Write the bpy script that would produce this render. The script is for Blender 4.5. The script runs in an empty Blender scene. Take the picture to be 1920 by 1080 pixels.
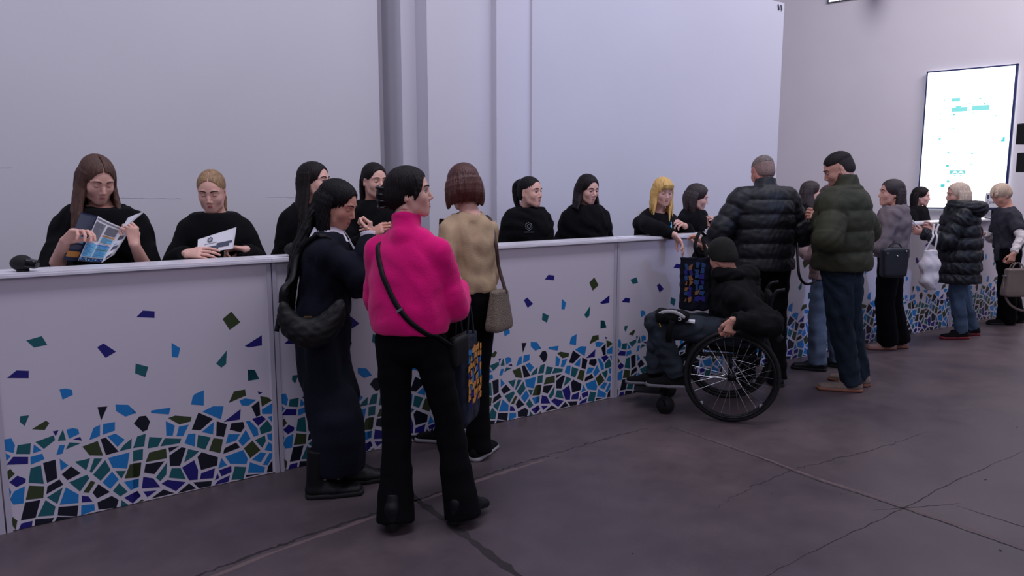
import bpy, math, random
import numpy as np
from mathutils import Vector, Matrix
from mathutils.bvhtree import BVHTree
SC = bpy.context.scene
COL = SC.collection
random.seed(7)

# ------------------------------------------------------------------ camera
F_PX, CAM_H = 1398.0, 1.58
PITCH = math.atan(193 / F_PX)
YAW = math.radians(54.4106)
cam_d = bpy.data.cameras.new('camera'); cam = bpy.data.objects.new('camera', cam_d); COL.objects.link(cam)
cam_d.sensor_fit = 'HORIZONTAL'; cam_d.sensor_width = 36; cam_d.lens = F_PX * 36 / 1920
cam_d.clip_start = .05; cam_d.clip_end = 200
cam.location = (0, 0, CAM_H); cam.rotation_euler = (math.pi / 2 - PITCH, 0, YAW - math.pi / 2)
SC.camera = cam

# ------------------------------------------------------------------ light
W = bpy.data.worlds.new('hall_air'); SC.world = W; W.use_nodes = True
W.node_tree.nodes['Background'].inputs[0].default_value = (.56, .58, .86, 1)
W.node_tree.nodes['Background'].inputs[1].default_value = .36
SC.view_settings.view_transform = 'Standard'; SC.view_settings.look = 'None'
SC.view_settings.gamma = 1; SC.view_settings.use_curve_mapping = False
SC.view_settings.exposure = 0.0
SC.cycles.use_denoising = True
SC.cycles.max_bounces = 6
def area(name, loc, aim, size, sy, power, color):
    l = bpy.data.lights.new(name, 'AREA'); l.shape = 'RECTANGLE'; l.size = size; l.size_y = sy; l.energy = power; l.color = color
    o = bpy.data.objects.new(name, l); COL.objects.link(o); o.location = loc
    o.rotation_euler = (Vector(aim) - Vector(loc)).to_track_quat('-Z', 'Y').to_euler()
    return o
# added unseen fill light high behind the camera, and hall lamps above the counter
area('fill_high', (2.0, -5.0, 5.6), (4.0, 5.0, 1.6), 12, 2.5, 120, (1.0, .88, .90))
area('hall_lamps', (3.0, 2.4, 6.4), (3.0, 5.4, 2.0), 11, 1.0, 290, (.86, .87, 1.0))
area('hall_lamps_far', (10.5, 2.0, 6.6), (14.0, 5.5, 3.2), 5, 1.5, 330, (1.0, .92, .94))
sp = bpy.data.lights.new('blue_projector', 'SPOT'); sp.energy = 560; sp.color = (.30, .48, 1.0); sp.spot_size = math.radians(44); sp.spot_blend = .5; sp.shadow_soft_size = .15
so = bpy.data.objects.new('blue_projector', sp); COL.objects.link(so); so.location = (6.0, -3.5, 5.2)
so.rotation_euler = (Vector((6.6, 5.2, 2.4)) - Vector(so.location)).to_track_quat('-Z', 'Y').to_euler()

# ------------------------------------------------------------------ pixel helpers
_fw = np.array([math.cos(YAW), math.sin(YAW), 0]); _rt = np.array([math.sin(YAW), -math.cos(YAW), 0])
_F = _fw * math.cos(PITCH) + np.array([0, 0, -math.sin(PITCH)]); _U = _fw * math.sin(PITCH) + np.array([0, 0, math.cos(PITCH)])
CAMP = np.array([0, 0, CAM_H])
def ray(x, y): return _F + _rt * (x - 960) / F_PX + _U * (540 - y) / F_PX
def gnd(x, y, z=0.0):
    r = ray(x, y); return CAMP + r * ((z - CAM_H) / r[2])
def atY(x, y, Y):
    r = ray(x, y); return CAMP + r * (Y / r[1])
def atD(x, y, d): return CAMP + ray(x, y) * d
def depth(p): return float((np.array(p) - CAMP) @ _F)

# ------------------------------------------------------------------ materials
def hexc(r, g, b):
    return tuple(((c / 255) / 12.92 if c <= 10 else (((c / 255) + .055) / 1.055) ** 2.4) for c in (r, g, b))
MATS = {}
def mat(name, rgb, rough=.8, bump=0., bscale=40., var=0., vscale=6., metal=0., emit=0., sss=0., sheen=0., stretch=(1, 1, 1), coat=0., spec=.5):
    if name in MATS: return MATS[name]
    m = bpy.data.materials.new(name); m.use_nodes = True; nt = m.node_tree; b = nt.nodes['Principled BSDF']
    c = hexc(*rgb)
    b.inputs['Base Color'].default_value = (*c, 1); b.inputs['Roughness'].default_value = rough; b.inputs['Metallic'].default_value = metal
    b.inputs['Specular IOR Level'].default_value = spec
    if coat: b.inputs['Coat Weight'].default_value = coat
    if sheen: b.inputs['Sheen Weight'].default_value = sheen
    if sss:
        b.inputs['Subsurface Weight'].default_value = sss; b.inputs['Subsurface Radius'].default_value = (.012, .005, .003); b.inputs['Subsurface Scale'].default_value = 1
    if emit:
        b.inputs['Emission Color'].default_value = (*c, 1); b.inputs['Emission Strength'].default_value = emit
    tc = nt.nodes.new('ShaderNodeTexCoord'); mp = nt.nodes.new('ShaderNodeMapping'); mp.inputs['Scale'].default_value = stretch
    nt.links.new(tc.outputs['Object'], mp.inputs['Vector'])
    if var:
        n = nt.nodes.new('ShaderNodeTexNoise'); n.inputs['Scale'].default_value = vscale; n.inputs['Detail'].default_value = 5
        nt.links.new(mp.outputs[0], n.inputs['Vector'])
        r = nt.nodes.new('ShaderNodeValToRGB'); r.color_ramp.elements[0].position = .3; r.color_ramp.elements[1].position = .7
        r.color_ramp.elements[0].color = (*[x * (1 - var) for x in c], 1); r.color_ramp.elements[1].color = (*[min(1, x * (1 + var)) for x in c], 1)
        nt.links.new(n.outputs['Fac'], r.inputs[0]); nt.links.new(r.outputs[0], b.inputs['Base Color'])
    if bump:
        n = nt.nodes.new('ShaderNodeTexNoise'); n.inputs['Scale'].default_value = bscale; n.inputs['Detail'].default_value = 4
        nt.links.new(mp.outputs[0], n.inputs['Vector'])
        bn = nt.nodes.new('ShaderNodeBump'); bn.inputs['Strength'].default_value = bump; bn.inputs['Distance'].default_value = .01
        nt.links.new(n.outputs['Fac'], bn.inputs['Height']); nt.links.new(bn.outputs[0], b.inputs['Normal'])
    MATS[name] = m
    return m

# ------------------------------------------------------------------ object helpers
def tag(o, label=None, cat=None, group=None, kind=None):
    if label: o['label'] = label
    if cat: o['category'] = cat
    if group: o['group'] = group
    if kind: o['kind'] = kind
    return o
def empty(name, loc=(0, 0, 0), rz=0.):
    o = bpy.data.objects.new(name, None); o.empty_display_size = .1; o.location = loc; o.rotation_euler = (0, 0, rz); COL.objects.link(o); return o
def obj(name, V, Fc, m, parent=None, smooth=True, mi=None):
    """V world-space verts -> one mesh object; kept in world coordinates relative to the parent's base."""
    me = bpy.data.meshes.new(name)
    V = np.asarray(V, float)
    off = np.zeros(3)
    if parent is not None:
        off = world_base(parent)
    me.from_pydata([tuple(v) for v in (V - off)], [], [tuple(int(i) for i in f) for f in Fc])
    for mm in (m if isinstance(m, (list, tuple)) else [m]): me.materials.append(mm)
    if mi is not None: me.polygons.foreach_set('material_index', np.asarray(mi, dtype=np.int32))
    if smooth: me.polygons.foreach_set('use_smooth', np.ones(len(me.polygons), dtype=bool))
    me.update()
    o = bpy.data.objects.new(name, me); COL.objects.link(o)
    if parent is not None: o.parent = parent
    return o
def world_base(p):
    off = np.zeros(3)
    while p is not None:
        off = off + np.array(p.location); p = p.parent
    return off
def centre(o):
    """move a mesh object's origin to the middle of its base"""
    me = o.data; n = len(me.vertices); a = np.empty(n * 3); me.vertices.foreach_get('co', a); a = a.reshape(-1, 3)
    c = (a.min(0) + a.max(0)) / 2; c[2] = a[:, 2].min(); a -= c; me.vertices.foreach_set('co', a.ravel()); o.location = tuple(np.array(o.location) + c); me.update(); return o

class MB:
    """collects polygon pieces for one mesh"""
    def __init__(s): s.V = []; s.F = []; s.M = []
    def add(s, V, Fc, m=0):
        n = len(s.V); s.V += [tuple(v) for v in V]; s.F += [tuple(int(i) + n for i in f) for f in Fc]; s.M += [m] * len(Fc); return s
    def box(s, lo, hi, m=0, rot=None, c=None):
        x0, y0, z0 = lo; x1, y1, z1 = hi
        V = np.array([(x0, y0, z0), (x1, y0, z0), (x1, y1, z0), (x0, y1, z0), (x0, y0, z1), (x1, y0, z1), (x1, y1, z1), (x0, y1, z1)], float)
        if rot is not None: V = V @ np.array(rot).T
        if c is not None: V = V + np.array(c)
        return s.add(V, [(0, 3, 2, 1), (4, 5, 6, 7), (0, 1, 5, 4), (1, 2, 6, 5), (2, 3, 7, 6), (3, 0, 4, 7)], m)
    def tube(s, P, r, n=10, m=0, closed=False):
        P = [np.array(p, float) for p in P]; k = len(P)
        rr = r if hasattr(r, '__len__') else [r] * k
        V = []; up = None
        for i in range(k):
            a = P[(i - 1) % k] if (closed or i > 0) else P[i]; b = P[(i + 1) % k] if (closed or i < k - 1) else P[i]
            t = b - a; t /= np.linalg.norm(t) + 1e-9
            if up is None:
                up = np.cross(t, (0, 0, 1.)) if abs(t[2]) < .9 else np.cross(t, (0, 1., 0))
            up = up - t * (up @ t); up /= np.linalg.norm(up) + 1e-9
            w = np.cross(t, up)
            for j in range(n):
                q = 2 * math.pi * j / n; V.append(P[i] + rr[i] * (up * math.cos(q) + w * math.sin(q)))
        Fc = []
        for i in range(k if closed else k - 1):
            for j in range(n):
                a = i * n; b = ((i + 1) % k) * n; Fc.append((a + j, a + (j + 1) % n, b + (j + 1) % n, b + j))
        if not closed: Fc.append(tuple(range(n))[::-1]); Fc.append(tuple((k - 1) * n + j for j in range(n)))
        return s.add(V, Fc, m)
    def ribbon(s, P, w, t, side, m=0):
        """flat strap along P; side = width direction (one vector, or one per point)"""
        P = [np.array(p, float) for p in P]; k = len(P); V = []
        for i in range(k):
            a = P[max(i - 1, 0)]; b = P[min(i + 1, k - 1)]; d = b - a; d /= np.linalg.norm(d) + 1e-9
            sd = np.array(side[i] if hasattr(side[0], '__len__') else side, float); sd = sd - d * (sd @ d); sd /= np.linalg.norm(sd) + 1e-9
            nn = np.cross(d, sd)
            for (x, y) in ((-.5, -.5), (.5, -.5), (.5, .5), (-.5, .5)): V.append(P[i] + sd * w * x + nn * t * y)
        Fc = [(3, 2, 1, 0), tuple((k - 1) * 4 + j for j in range(4))]
        for i in range(k - 1):
            for j in range(4): Fc.append((i * 4 + j, i * 4 + (j + 1) % 4, i * 4 + 4 + (j + 1) % 4, i * 4 + 4 + j))
        return s.add(V, Fc, m)
    def build(s, name, m, parent=None, smooth=False): return obj(name, s.V, s.F, m, parent, smooth, s.M if len(set(s.M)) > 1 else None)
def cat(P, n=6):
    """Catmull-Rom through points"""
    P = [np.array(p, float) for p in P]
    if len(P) < 3:
        return [P[0] + (P[-1] - P[0]) * t for t in np.linspace(0, 1, n + 1)]
    Q = [2 * P[0] - P[1]] + P + [2 * P[-1] - P[-2]]; out = []
    for i in range(1, len(Q) - 2):
        for t in np.linspace(0, 1, n, endpoint=False):
            a, b, c, d = Q[i - 1:i + 3]
            out.append(.5 * ((2 * b) + (c - a) * t + (2 * a - 5 * b + 4 * c - d) * t * t + (3 * b - a - 3 * c + d) * t ** 3))
    out.append(P[-1]); return out

# ------------------------------------------------------------------ implicit modelling
def unit(v):
    v = np.array(v, float); return v / (np.linalg.norm(v) + 1e-12)
class Blob:
    def __init__(s, vox): s.vox = vox; s.p = []
    def _put(s, fn, lo, hi, k, op): s.p.append((fn, np.array(lo, float), np.array(hi, float), k, op)); return s
    def seg(s, a, b, ra, rb, k=.01, x=None, op='u', flat=(False, False), pw=2, rib=None, clip=None):
        """tapered limb from a to b; ra, rb = radius or (rx, ry) with x the rx direction"""
        a = np.array(a, float); b = np.array(b, float); ax = b - a; L = np.linalg.norm(ax)
        if L < 1e-5: b = a + np.array([0, 0, 1e-4]); ax = b - a; L = 1e-4
        ax = ax / L
        ra = ra if hasattr(ra, '__len__') else (ra, ra); rb = rb if hasattr(rb, '__len__') else (rb, rb)
        if x is None: x = (1, 0, 0) if abs(ax[0]) < .8 else (0, 1, 0)
        x = np.array(x, float); x = x - ax * (x @ ax); x = unit(x); y = np.cross(ax, x)
        circ = ra[0] == ra[1] and rb[0] == rb[1] and pw == 2
        def fn(X, Y, Z):
            q = [X - a[0], Y - a[1], Z - a[2]]
            dt = lambda v: q[0] * v[0] + q[1] * v[1] + q[2] * v[2]
            sp_ = dt(ax); t = np.clip(sp_ / L, 0, 1); w = sp_ - t * L
            u = dt(x); v = dt(y)
            rx = ra[0] + (rb[0] - ra[0]) * t
            if circ:
                d = np.sqrt(u * u + v * v + w * w) - rx
            else:
                ry = ra[1] + (rb[1] - ra[1]) * t; rm = np.minimum(rx, ry)
                if pw == 2: d = (np.sqrt((u / rx) ** 2 + (v / ry) ** 2 + (w / rm) ** 2) - 1) * rm
                else: d = ((np.abs(u / rx) ** pw + np.abs(v / ry) ** pw + np.abs(w / rm) ** pw) ** (1. / pw) - 1) * rm
            if rib is not None: d = d + rib(sp_, u, v)
            if flat[0]: d = np.maximum(d, -sp_)
            if flat[1]: d = np.maximum(d, sp_ - L)
            for cp, cn in (clip or []): d = np.maximum(d, (X - cp[0]) * cn[0] + (Y - cp[1]) * cn[1] + (Z - cp[2]) * cn[2])
            return d
        R = max(*ra, *rb)
        return s._put(fn, np.minimum(a, b) - R, np.maximum(a, b) + R, k, op)
    def chain(s, P, R, k=.008, x=None, flat=(False, False), sub=1, **kw):
        P = [np.array(p, float) for p in P]
        if sub > 1 and len(P) > 2:
            R2 = [np.array(r if hasattr(r, '__len__') else (r, r), float) for r in R]
            RR = cat(R2, sub); P = cat(P, sub); R = [tuple(np.maximum(r, .002)) for r in RR]
            if all(abs(r[0] - r[1]) < 1e-9 for r in R): R = [r[0] for r in R]
        n = len(P) - 1; c0 = (P[0], unit(P[0] - P[1])); c1 = (P[-1], unit(P[-1] - P[-2])); m = max(1, int(n * .6))
        for i in range(n):
            cl = ([c0] if (flat[0] and i < m) else []) + ([c1] if (flat[1] and i >= n - m) else [])
            s.seg(P[i], P[i + 1], R[i], R[i + 1], k, x, clip=cl, **kw)
        return s
    def ell(s, c, r, k=.01, M=None, op='u', pw=2):
        c = np.array(c, float); r = np.array(r if hasattr(r, '__len__') else (r, r, r), float)
        M = np.eye(3) if M is None else np.array(M, float)       # columns = local axes
        rm = r.min()
        def fn(X, Y, Z):
            q = [X - c[0], Y - c[1], Z - c[2]]; t = 0
            for i in range(3):
                e = (q[0] * M[0, i] + q[1] * M[1, i] + q[2] * M[2, i]) / r[i]; t = t + (e * e if pw == 2 else np.abs(e) ** pw)
            l = np.sqrt(t) if pw == 2 else t ** (1. / pw)
            return (l - 1) * rm
        R = np.sqrt(((M * r) ** 2).sum(1)) * (1. if pw == 2 else 1.35) + .002
        return s._put(fn, c - R, c + R, k, op)
    def plane(s, c, n, k=.004):
        """cut away everything on the side n points to"""
        c = np.array(c, float); n = unit(n)
        return s._put(lambda X, Y, Z: -((X - c[0]) * n[0] + (Y - c[1]) * n[1] + (Z - c[2]) * n[2]), (-99,) * 3, (99,) * 3, k, 'd')
    def mesh(s):
        v = s.vox; ad = [p for p in s.p if p[4] == 'u']
        lo = np.min([p[1] for p in ad], 0) - 3 * v; hi = np.max([p[2] for p in ad], 0) + 3 * v
        n = np.ceil((hi - lo) / v).astype(int) + 1
        G = [(lo[i] + np.arange(n[i]) * v).astype(np.float32) for i in range(3)]
        Fd = np.full(tuple(n), .08, np.float32)
        for fn, l, h, k, op in s.p:
            m = .02 + k
            i0 = np.clip(np.floor((l - m - lo) / v).astype(int), 0, n); i1 = np.clip(np.ceil((h + m - lo) / v).astype(int) + 1, 0, n)
            if (i1 <= i0).any(): continue
            S_ = tuple(slice(i0[i], i1[i]) for i in range(3))
            d = fn(G[0][S_[0]][:, None, None], G[1][S_[1]][None, :, None], G[2][S_[2]][None, None, :]).astype(np.float32)
            f = Fd[S_]
            if op == 'u':
                e = np.maximum(k - np.abs(f - d), 0) / max(k, 1e-6); Fd[S_] = np.minimum(f, d) - e * e * k * .25
            else:
                g = -d; e = np.maximum(k - np.abs(f - g), 0) / max(k, 1e-6); Fd[S_] = np.maximum(f, g) + e * e * k * .25
        return nets(Fd, lo, v)
def nets(F, lo, v):
    I = F < 0
    nx, ny, nz = F.shape
    c = I[:-1, :-1, :-1].astype(np.int8)
    cnt = np.zeros((nx - 1, ny - 1, nz - 1), np.int8)
    cs = [(a, b, d) for a in (0, 1) for b in (0, 1) for d in (0, 1)]
    for a, b, d in cs: cnt += I[a:nx - 1 + a, b:ny - 1 + b, d:nz - 1 + d]
    act = (cnt > 0) & (cnt < 8)
    ix = np.argwhere(act); N = len(ix)
    idx = np.full(act.shape, -1, np.int64); idx[act] = np.arange(N)
    acc = np.zeros((N, 3)); w = np.zeros(N)
    val = {q: F[ix[:, 0] + q[0], ix[:, 1] + q[1], ix[:, 2] + q[2]].astype(float) for q in cs}
    for q in cs:
        for ax in range(3):
            if q[ax]: continue
            r = list(q); r[ax] = 1; r = tuple(r)
            f0, f1 = val[q], val[r]; mk = (f0 < 0) != (f1 < 0)
            t = np.where(mk, f0 / np.where(mk, f0 - f1, 1), 0)
            p = np.tile(np.array(q, float), (N, 1)); p[:, ax] += t
            acc[mk] += p[mk]; w[mk] += 1
    V = lo + (ix + acc / w[:, None]) * v
    Q = []
    for ax in range(3):
        sl0 = [slice(1, -1)] * 3; sl1 = [slice(1, -1)] * 3; sl0[ax] = slice(0, -1); sl1[ax] = slice(1, None)
        A = I[tuple(sl0)]; B = I[tuple(sl1)]
        for flip, mk in ((False, A & ~B), (True, ~A & B)):
            e = np.argwhere(mk)
            if not len(e): continue
            b1, b2 = [(1, 2), (2, 0), (0, 1)][ax]
            e = e.copy(); e[:, b1] += 1; e[:, b2] += 1       # grid index of edge start
            def cell(d1, d2):
                g = e.copy(); g[:, b1] += d1; g[:, b2] += d2; return idx[g[:, 0], g[:, 1], g[:, 2]]
            qd = np.stack([cell(-1, -1), cell(0, -1), cell(0, 0), cell(-1, 0)], 1)
            if flip: qd = qd[:, ::-1]
            Q.append(qd)
    Q = np.concatenate(Q); Q = Q[(Q >= 0).all(1)]
    # one light smoothing pass
    S = np.zeros_like(V); n = np.zeros(N)
    for a, b in ((0, 1), (1, 2), (2, 3), (3, 0)):
        np.add.at(S, Q[:, a], V[Q[:, b]]); np.add.at(n, Q[:, a], 1)
        np.add.at(S, Q[:, b], V[Q[:, a]]); np.add.at(n, Q[:, b], 1)
    V = V * .5 + .5 * S / np.maximum(n, 1)[:, None]
    return V, Q
def normals(V, Q):
    n = np.cross(V[Q[:, 2]] - V[Q[:, 0]], V[Q[:, 3]] - V[Q[:, 1]]); N = np.zeros_like(V)
    for i in range(4): np.add.at(N, Q[:, i], n)
    return N / (np.linalg.norm(N, axis=1)[:, None] + 1e-12)
def wrinkle(V, Q, amp, wl=.09, seed=0, stretch=(1, 1, 1)):
    r = np.random.RandomState(seed); N = normals(V, Q); P = V * np.array(stretch); d = np.zeros(len(V))
    wp = P + .03 * np.sin(P[:, [1, 2, 0]] * 17 + seed)
    for i in range(7):
        k = r.randn(3); k /= np.linalg.norm(k); k *= 2 * math.pi / wl * r.uniform(.6, 1.7)
        d += np.sin(wp @ k + r.uniform(0, 6.3))
    d = np.tanh(d / 2.2)
    return V + N * (d * amp)[:, None], Q
def merge(parts):
    V = []; Q = []; n = 0
    for v, q in parts: V.append(v); Q.append(q + n); n += len(v)
    return np.concatenate(V), np.concatenate(Q)
# ------------------------------------------------------------------ people
def rotz(a): c, s = math.cos(a), math.sin(a); return np.array([[c, -s, 0], [s, c, 0], [0, 0, 1.]])
def rotx(a): c, s = math.cos(a), math.sin(a); return np.array([[1, 0, 0], [0, c, -s], [0, s, c]])
def roty(a): c, s = math.cos(a), math.sin(a); return np.array([[c, 0, s], [0, 1, 0], [-s, 0, c]])
D2R = math.radians
def frame(rel):
    """yaw in degrees relative to the view: 0 looks away, 90 to the left, -90 to the right; columns = right, forward, up"""
    return rotz(YAW + D2R(rel) - math.pi / 2)

def ik(sh, wr, l1, l2, pole):
    d = wr - sh; L = np.linalg.norm(d); L2 = min(L, (l1 + l2) * .995); d = d / L; wr = sh + d * L2
    a = (l1 * l1 - l2 * l2 + L2 * L2) / (2 * L2); h = math.sqrt(max(l1 * l1 - a * a, 0))
    p = np.array(pole, float); p = p - d * (p @ d); p = unit(p)
    return sh + d * a + p * h, wr

class Fig:
    """joint positions of one person"""
    def __init__(s, head, face, hface=None, hpitch=0, hroll=0, hs=.94, h=None, shz=0., lean=0., slean=0., sw=1., twist=0., hipf=None, hfwd=.0, wide=1.):
        s.hs = hs; s.H = np.array(head, float); s.face = face
        s.B = frame(face); s.hface = face if hface is None else hface
        s.HM = frame(s.hface) @ rotx(D2R(hpitch)) @ roty(D2R(hroll))
        s.h = (s.H[2] + .13 * hs) * 1.018 if h is None else h
        s.s = s.h / 1.68; k = s.s
        s.shz = shz; s.lean = lean; s.slean = slean; s.wide = wide; s.sw = sw
        zn = s.H[2] - .15 * hs - (.0 if hpitch > -15 else -.0)
        s.zr = s.h - .13 * hs - s.H[2]        # how far the head hangs below upright
        s.base = s.H.copy(); s.base[2] = 0
        up = 1.40 * k - .93 * k
        s.base -= s.B @ np.array([math.tan(slean) * up, math.tan(lean) * up + .035 + hfwd, 0])
        s.hipL = s.T(-.085 * sw, 0, .90 * k); s.hipR = s.T(.085 * sw, 0, .90 * k)
        s.shL = s.T(-.150 * sw, -.01, 1.305 * k + shz); s.shR = s.T(.150 * sw, -.01, 1.305 * k + shz)
        s.neck = s.T(0, -.03, 1.385 * k)
        s.knL = s.T(-.09 * sw, .02, .49 * k); s.knR = s.T(.09 * sw, .02, .49 * k)
        s.anL = s.T(-.10 * sw, -.01, .08); s.anR = s.T(.10 * sw, -.01, .08)
        s.ftL = face + 8; s.ftR = face - 8
        s.l1 = .285 * k; s.l2 = .25 * k
        s.elL, s.wrL = s.shL + s.B @ np.array([-.06, -.02, -.28]) * k, s.shL + s.B @ np.array([-.07, .05, -.52]) * k
        s.elR, s.wrR = s.shR + s.B @ np.array([.06, -.02, -.28]) * k, s.shR + s.B @ np.array([.07, .05, -.52]) * k
        s.hd = {'L': None, 'R': None}
    def T(s, r, f, z):
        """body space to world, with the lean of the trunk above the hips"""
        up = max(0, z - .93 * s.s); c = math.cos(s.lean)
        return s.base + s.B @ np.array([r + math.tan(s.slean) * up, f * c + math.sin(s.lean) * up, 0]) + np.array([0, 0, z - up * (1 - c) - f * math.sin(s.lean) * (1 if up > 0 else 0)])
    def arm(s, side, wrist, pole=(0, -.3, -1), hand=None, palm=None, curl=.5):
        sh = s.shL if side == 'L' else s.shR
        p = s.B @ np.array([pole[0] * (1 if side == 'R' else -1), pole[1], pole[2]])
        el, wr = ik(sh, np.array(wrist, float), s.l1, s.l2, p)
        if side == 'L': s.elL, s.wrL = el, wr
        else: s.elR, s.wrR = el, wr
        s.hd[side] = (hand, palm, curl)
    def foot(s, side, p, face=None, z=.08):
        p = np.array(p, float); a = p.copy(); a[2] = z
        if side == 'L': s.anL = a; s.knL = (s.hipL + a) / 2 + s.B @ np.array([-.005, .03, 0]); s.ftL = s.ftL if face is None else face
        else: s.anR = a; s.knR = (s.hipR + a) / 2 + s.B @ np.array([.005, .03, 0]); s.ftR = s.ftR if face is None else face
    def hp(s, x, y, z): return s.H + s.HM @ (np.array([x, y, z], float) * s.hs)

def hand_mesh(fig, side, vox=.003):
    hd = fig.hd[side]; wr = fig.wrL if side == 'L' else fig.wrR; el = fig.elL if side == 'L' else fig.elR
    fa = unit(wr - el); d = fa; palm = None; curl = .35
    if hd:
        if hd[0] is not None: d = unit(hd[0])
        palm = hd[1]; curl = hd[2]
    if palm is None: palm = fig.B @ np.array([(1 if side == 'L' else -1), 0, 0.])
    z = -np.array(palm, float); z = z - d * (z @ d); z = unit(z); x = np.cross(d, z)
    M = np.stack([x, d, z], 1)          # x across, y towards fingers, z back of hand
    tsg = -1 if side == 'R' else 1      # thumb side
    k = fig.s * .98
    P = lambda *q: wr + M @ (np.array(q, float) * k)
    b = Blob(vox)
    b.seg(wr - fa * .06, wr + d * .004, (.0255 * k, .021 * k), (.026 * k, .018 * k), .012, x)
    b.seg(P(0, .01, 0), P(tsg * -.002, .075, .002), (.03 * k, .0165 * k), (.04 * k, .0135 * k), .012, x)
    curls = curl if hasattr(curl, '__len__') else [curl] * 4
    for i in range(4):                   # index .. little
        off = tsg * (.0305 - i * .0205); ln = (.046, .05, .046, .036)[i]
        c = curls[i] * (1 + .08 * i); a = 0; p = np.array([off, .078 - (.0, 0, .003, .009)[i], .001]); fan = (off * .25)
        pts = [np.array([off * .8, .05, 0]), p]
        for j, (l, da) in enumerate(((ln, .75), (ln * .62, 1.1), (ln * .5, .7))):
            a += c * da; p = p + np.array([fan * l / .05 * .4, math.cos(a) * l, -math.sin(a) * l]); pts.append(p)
        b.chain([P(*q) for q in pts], [.0085 * k, .0088 * k, .0082 * k, .0075 * k, .0062 * k], .003)
    tc = .35 + .4 * curls[0]
    t0 = np.array([tsg * .022, .018, -.006]); t1 = t0 + np.array([tsg * .024, .032, -.012]); t2 = t1 + np.array([tsg * .012 * (1 - tc), .030, -.016 - .012 * tc]); t3 = t2 + np.array([-tsg * .008 * tc, .024, -.010])
    b.chain([P(*t0), P(*t1), P(*t2), P(*t3)], [.014 * k, .0115 * k, .0098 * k, .0075 * k], .006)
    return b.mesh()

def head_mesh(fig, vox=.004, male=False):
    b = Blob(vox); hs = fig.hs; p = fig.hp; M = fig.HM
    E = lambda c, r, k=.012, op='u', R=None: b.ell(p(*c), np.array(r) * hs, k * hs, M if R is None else M @ R, op)
    w = 1.08 if male else 1.0
    E((0, -.018, .040), (.075, .094, .086))
    E((0, .024, .020), (.066, .068, .078), .03)
    E((0, .030, -.040), (.053 * w, .056, .066), .03)
    E((0, .068, -.094), (.018 * w, .018, .017), .030)
    for q in (-1, 1):
        b.chain([p(q * .055 * w, .002, -.030), p(q * .041 * w, .030, -.072), p(q * .014, .066, -.097)], [.015 * hs, .015 * hs, .013 * hs], .024 * hs)
        E((q * .038, .058, -.026), (.021, .021, .022), .030)
        E((q * .030, .093, .007), (.018, .011, .011), .014, 'd')
        b.chain([p(q * .010, .086, .026), p(q * .030, .0825, .031), p(q * .050, .067, .026)], [.005 * hs] * 3, .014 * hs)
        E((q * .076, -.012, -.010), (.0055, .017, .030), .005, R=rotz(-q * .4))
        E((q * .083, -.006, -.008), (.005, .009, .018), .004, 'd', R=rotz(-q * .4))
    b.chain([p(0, .083, .018), p(0, .096, -.008), p(0, .107, -.026)], [.007 * hs, .0075 * hs, .0092 * hs], .013 * hs)
    for q in (-1, 1): E((q * .010, .096, -.033), (.0075, .010, .0075), .006)
    E((0, .076, -.062), (.024, .017, .020), .022)
    nb = fig.neck; hb = p(0, -.022, -.055)
    r0 = (.052 if not male else .060) * hs
    b.seg(hb, nb, (r0, r0), (r0 * 1.08, r0 * 1.02), .028)
    for sh in (fig.shL, fig.shR): b.seg(nb + np.array([0, 0, -.01]), nb + (sh - nb) * .5 + np.array([0, 0, -.03]), .038, .030, .035)
    b.seg(nb + np.array([0, 0, -.01]), fig.T(0, .01, 1.29 * fig.s), (.062, .050), (.11, .065), .03, fig.B[:, 0])
    return b.mesh()

def body_rest(fig, vox=.012, arms_vox=.008):
    k = fig.s; B = fig.B; x = B[:, 0]
    b = Blob(vox); w = fig.wide
    st = [(.90, .155 * w, .10), (1.05, .115 * w, .085), (1.22, .135 * w, .10), (1.33, .135 * w, .085)]
    b.chain([fig.T(0, 0, z * k) for z, _, _ in st], [(a * k, c * k) for _, a, c in st], .02, x)
    for hp_, kn, an in ((fig.hipL, fig.knL, fig.anL), (fig.hipR, fig.knR, fig.anR)):
        b.chain([hp_, kn, an], [.075 * k, .05 * k, .035 * k], .02)
        b.seg(an, an + np.array([0, 0, -.03]), .035 * k, .035 * k)
    m1 = b.mesh()
    a = Blob(arms_vox)
    for sh, el, wr in ((fig.shL, fig.elL, fig.wrL), (fig.shR, fig.elR, fig.wrR)):
        a.chain([sh, (sh + el) / 2, el, el + (wr - el) * .4, wr], [.045 * k, .042 * k, .036 * k, .035 * k, .0235 * k], .006)
    return [m1, a.mesh()]

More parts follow.
